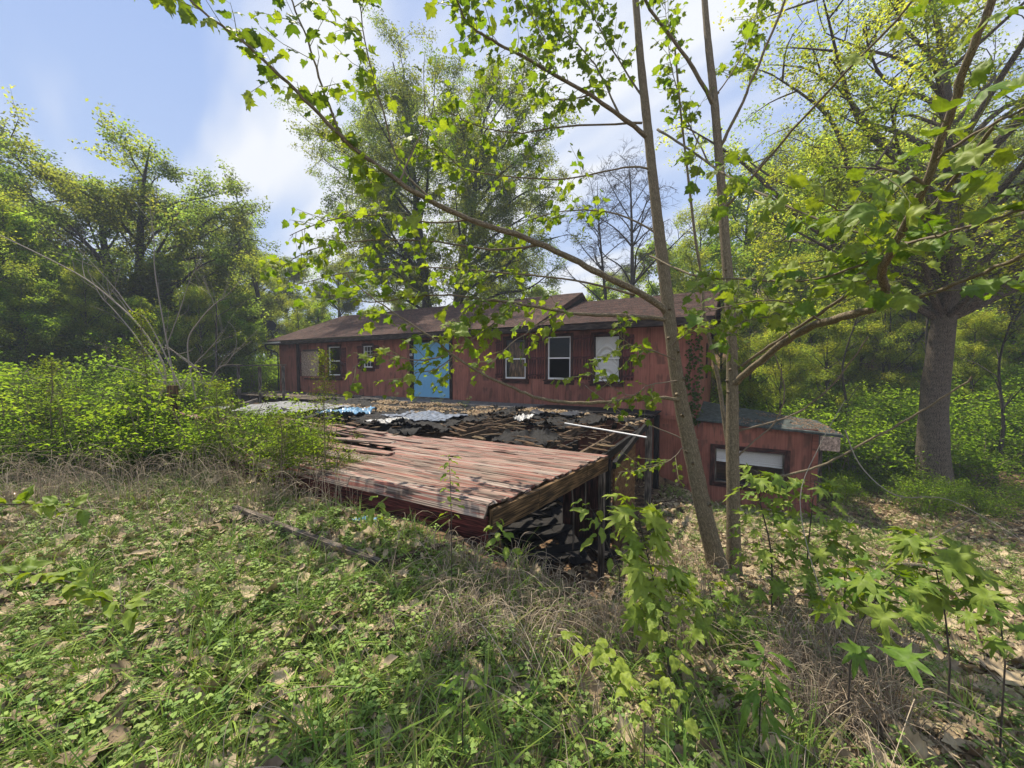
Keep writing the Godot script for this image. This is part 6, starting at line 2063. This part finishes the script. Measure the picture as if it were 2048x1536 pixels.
func make_ground_cover(ground: Node):
	var dead := [[[], []], [[], []], [[], []], [[], []], [[], []]]
	var near := []
	for i in 92000:
		var p := scatter_at(0.7, 17.0, 1.55)
		if under_cover(p) and ground_y(p.x, p.z) < -1.2 and rf(0, 1) < 0.8: continue
		if under_cover(p) and ground_y(p.x, p.z) >= -1.2: continue
		var gr := green_at(p)
		if rf(0, 1) < gr * 0.66: continue
		var s := rf(0.035, 0.085) if rf(0, 1) < 0.82 else rf(0.085, 0.15)
		var up := (Vector3.UP + Vector3(rf(-1, 1), rf(-0.2, 0.2), rf(-1, 1)) * 0.75).normalized()
		var a := rf(0, TAU)
		var b := turn_of(Vector3(cos(a), rf(-0.25, 0.35), sin(a)), up, s)
		var tr := Transform3D(b, p + Vector3(0, rf(0.006, 0.03) + gr * rf(0.0, 0.09), 0))
		var k := rng.randi() % 5
		var sn := seen_at(p)
		if near.size() < 240 and s > 0.075 and sn.z > 0.3 and sn.z < 2.6 and sn.x > 0 and sn.x < 2048 and sn.y < 1530:
			near.append([tr, k])
			continue
		dead[k][0].append(tr)
		var f := rf(0, 1)
		var c := Color(0.15, 0.10, 0.07).lerp(Color(0.58, 0.47, 0.36), pow(f, 0.75))
		dead[k][1].append(c)
	for k in 5:
		var o := multi("leaf_litter", LEAF.dead[k], M.dead_leaf, dead[k][0], dead[k][1], self)
		tag(o, ["brown curled fallen leaves strewn all over the clearing floor", "pale tan fallen leaves cupped upwards across the clearing floor", "narrow rolled fallen leaves across the clearing floor", "flattened brown fallen leaves across the clearing floor", "narrow cupped fallen leaves across the clearing floor"][k], "leaf litter")
	for q in near:
		part("dead_leaf", LEAF.dead[q[1]], M["dead_%d" % (rng.randi() % 4)], ground, q[0])
	# litter on the porch roof and the annex roof
	var xf := []
	var cols := []
	for i in 5000:
		var q := Vector3(rf(-10.2, -4.9), 0, rf(1.3, 3.9)) if i < 3400 else Vector3(rf(-4.4, -1.5), 0, rf(1.2, 2.4)) if i < 4400 else Vector3(rf(-1.7, -0.95), 0, rf(1.2, 3.0)) if i < 4700 else Vector3(rf(-19.0, -13.0), 0, rf(0.1, 2.4))
		if patches.get_noise_2d(q.x * 2.0 + 40.0, q.z * 3.0) < (0.02 if i < 3400 else 0.1): continue
		var up := (Vector3.UP + Vector3(rf(-1, 1), 0, rf(-1, 1)) * 0.7).normalized()
		var a := rf(0, TAU)
		xf.append(house_frame * Transform3D(turn_of(Vector3(cos(a), rf(-0.3, 0.4), sin(a)), up, rf(0.045, 0.09)), Vector3(q.x, (0.37 if q.x > -12.5 else 0.375) + rf(0.0, 0.035), q.z)))
		cols.append(Color(0.24, 0.15, 0.10).lerp(Color(0.47, 0.36, 0.26), rf(0, 1)))
	tag(multi("roof_litter", LEAF.dead[0], M.dead_leaf, xf, cols, self), "brown dead leaves heaped on the porch roof along the house wall", "leaf litter")
	xf = []
	cols = []
	for i in 1500:
		var u := pow(rf(0, 1), 0.8)
		var v := rf(0.05, 0.95)
		if patches.get_noise_2d(u * 9.0 + 80.0, v * 7.0) < -0.05 or (u < 0.25): continue
		var q := Vector3(-0.03, 0.225, 0.16).lerp(Vector3(2.98, 0.05, 0.16), u).lerp(Vector3(0.01, 0.5, -2.3).lerp(Vector3(2.9, 0.07, -2.3), u), v)
		var a := rf(0, TAU)
		xf.append(house_frame * Transform3D(turn_of(Vector3(cos(a), rf(-0.2, 0.3), sin(a)), (Vector3.UP + Vector3(rf(-1, 1), 0, rf(-1, 1)) * 0.5).normalized(), rf(0.04, 0.08)), q + Vector3(0, 0.015, 0)))
		cols.append(Color(0.13, 0.085, 0.07).lerp(Color(0.32, 0.22, 0.17), rf(0, 1)))
	tag(multi("roof_litter", LEAF.dead[2], M.dead_leaf, xf, cols, self), "dark dead leaves and twigs lying on the annex roof", "leaf litter")

	# grass
	var tufts := [tuft(12, 0.03, 0.15, 0.005, 0.7), tuft(9, 0.025, 0.24, 0.008, 0.95), tuft(16, 0.04, 0.10, 0.004, 0.5)]
	var gs := [[[], []], [[], []], [[], []]]
	for i in 42000:
		var p := scatter_at(0.7, 16.0, 1.7)
		if under_cover(p): continue
		var gr := green_at(p)
		if rf(0, 1) > gr * 0.74: continue
		var k := rng.randi() % 3
		gs[k][0].append(Transform3D(yaw(rf(0.6, 1.25), 0.25), p))
		gs[k][1].append(greens(Color(0.16, 0.285, 0.045), Color(0.34, 0.44, 0.10)) if rf(0, 1) < 0.9 else greens(Color(0.30, 0.26, 0.13), Color(0.4, 0.36, 0.2)))
	for k in 3:
		tag(multi("grass", tufts[k], M.blade, gs[k][0], gs[k][1], self), ["short soft grass growing through the leaves", "long broad bladed grass in the left foreground", "fine low grass between the weeds"][k], "grass")
	# taller clumps at the lower left
	var cx := []
	var cc := []
	var clump := tuft(20, 0.05, 0.21, 0.010, 0.9)
	for i in 120:
		var p := on_ground(rf(-150, 1000), 1536.0 - 420.0 * pow(rf(0, 1), 1.4))
		if p.x > 0.35 or patches.get_noise_2d(p.x * 3.0 + 9.0, p.z * 3.0) < 0.0: continue
		cx.append(Transform3D(yaw(rf(0.5, 1.1), 0.2), p))
		cc.append(greens(Color(0.16, 0.29, 0.04), Color(0.30, 0.42, 0.06)))
	tag(multi("grass_clumps", clump, M.blade, cx, cc, self), "lush clumps of broad grass in the lower left foreground", "grass")
	# low broad leaved weeds
	var weeds := [weed(6, 0.065, 0.014, 7), weed(5, 0.10, 0.022, 6), weed(6, 0.05, 0.011, 8)]
	var ws := [[[], []], [[], []], [[], []]]
	for i in 40000:
		var p := scatter_at(0.7, 13.0, 1.7)
		if under_cover(p): continue
		var gr := green_at(p)
		if rf(0, 1) > gr * 0.68 + 0.08: continue
		var k := rng.randi() % 3
		ws[k][0].append(Transform3D(yaw(rf(0.6, 1.3), 0.2), p))
		ws[k][1].append(greens(Color(0.12, 0.22, 0.04), Color(0.27, 0.37, 0.08)))
	for k in 3:
		tag(multi("weeds", weeds[k], M.blade, ws[k][0], ws[k][1], self), ["low round leaved weeds covering the clearing floor", "taller oval leaved weeds among the grass", "tiny leaved creeping weeds among the litter"][k], "weeds")
	# dry stalks, thickest in the middle and by the porch corner
	var ds := [stalks(4, 0.10, 0.30, 0.0026, 0.9), stalks(5, 0.16, 0.42, 0.0026, 1.1), stalks(4, 0.06, 0.28, 0.0030, 0.25)]
	ds.append(stalks(9, 0.16, 0.75, 0.0022, 0.75))
	var dx := [[[], []], [[], []], [[], []], [[], []]]
	for i in 1900:
		var p := scatter_at(0.9, 9.0, 1.3)
		if i < 700:
			var c := on_ground(rf(860, 1420), rf(1095, 1330))
			p = c
		elif i < 1150:
			p = on_ground(rf(1560, 1800), rf(1230, 1480))
		elif i < 1400:
			p = on_ground(rf(0, 700), rf(930, 1090))
		elif i < 1640:
			p = on_ground(rf(-100, 720), rf(900, 1035))
		if under_cover(p): continue
		var k := rng.randi() % 3
		if i >= 1400 and i < 1640: k = 3
		dx[k][0].append(Transform3D(yaw(rf(0.5, 1.15), 0.35), p))
		dx[k][1].append(Color(0.26, 0.20, 0.145).lerp(Color(0.56, 0.47, 0.34), rf(0, 1)))
	for k in 4:
		tag(multi("dry_stalks", ds[k], M.dry_stalk, dx[k][0], dx[k][1], self), ["arching dry stalks in the middle of the clearing", "long tangled dry stems before the porch corner", "upright brown dead stems among the weeds", "tall dry grass along the foot of the left thicket"][k], "dry stalks")
	# seedlings on the porch litter
	for q in [[-9.3, 1.9, "first small weed tuft rooted in the roof litter left of the blue door"], [-8.6, 1.6, "weed tuft rooted in the roof litter in front of the blue door"], [-7.2, 2.0, "larger weed tuft rooted in the roof litter right of the blue door"], [-6.1, 2.1, "bushy weed tuft beside the black gap in the roof litter"]]:
		var o := part("roof_weed", weeds[1], M.tuft_green if M.has("tuft_green") else leaf_mat("tuft_green", lin(0.13, 0.2, 0.06)), self, house_frame * Transform3D(Basis().scaled(Vector3(3, 3, 3) * rf(0.8, 1.1)), Vector3(q[0], 0.37, q[1])))
		tag(o, q[2], "weed")

# alike things that only their place tells apart: counted from the left
func number_off():
	var words := ["leftmost"]
	var small := ["second", "third", "fourth", "fifth", "sixth", "seventh", "eighth", "ninth", "tenth", "eleventh", "twelfth", "thirteenth", "fourteenth", "fifteenth", "sixteenth", "seventeenth", "eighteenth", "nineteenth", "twentieth"]
	for w in small: words.append(w + " from the left")
	for k in 8: words.append("twenty-" + ("first" if k == 0 else small[k - 1]) + " from the left")
	var sets := {}
	for o in get_children():
		if o is Node3D and o.has_meta("label") and o.has_meta("group"):
			var l: String = o.get_meta("label")
			if not sets.has(l): sets[l] = []
			sets[l].append(o)
	for l in sets:
		var s: Array = sets[l]
		if s.size() < 2: continue
		var inside := []
		for o in s:
			var q := seen_at(o.position)
			if q.x > -60 and q.x < 2110: inside.append([q.x, o])
		if inside.size() > words.size(): continue
		inside.sort_custom(func(a, b): return a[0] < b[0])
		for k in inside.size():
			inside[k][1].set_meta("label", l + ", " + words[k])

func _ready():
	rng.seed = 4711
	bumps.noise_type = FastNoiseLite.TYPE_SIMPLEX_SMOOTH
	bumps.frequency = 0.05
	bumps.seed = 6
	patches.noise_type = FastNoiseLite.TYPE_SIMPLEX_SMOOTH
	patches.frequency = 0.35
	patches.seed = 19
	make_view()
	make_materials()
	var ground = make_ground()
	make_house()
	make_porch()
	make_leaves()
	make_woods()
	make_sycamore()
	make_shrubs()
	make_brush()
	make_saplings()
	make_ground_cover(ground)
	number_off()
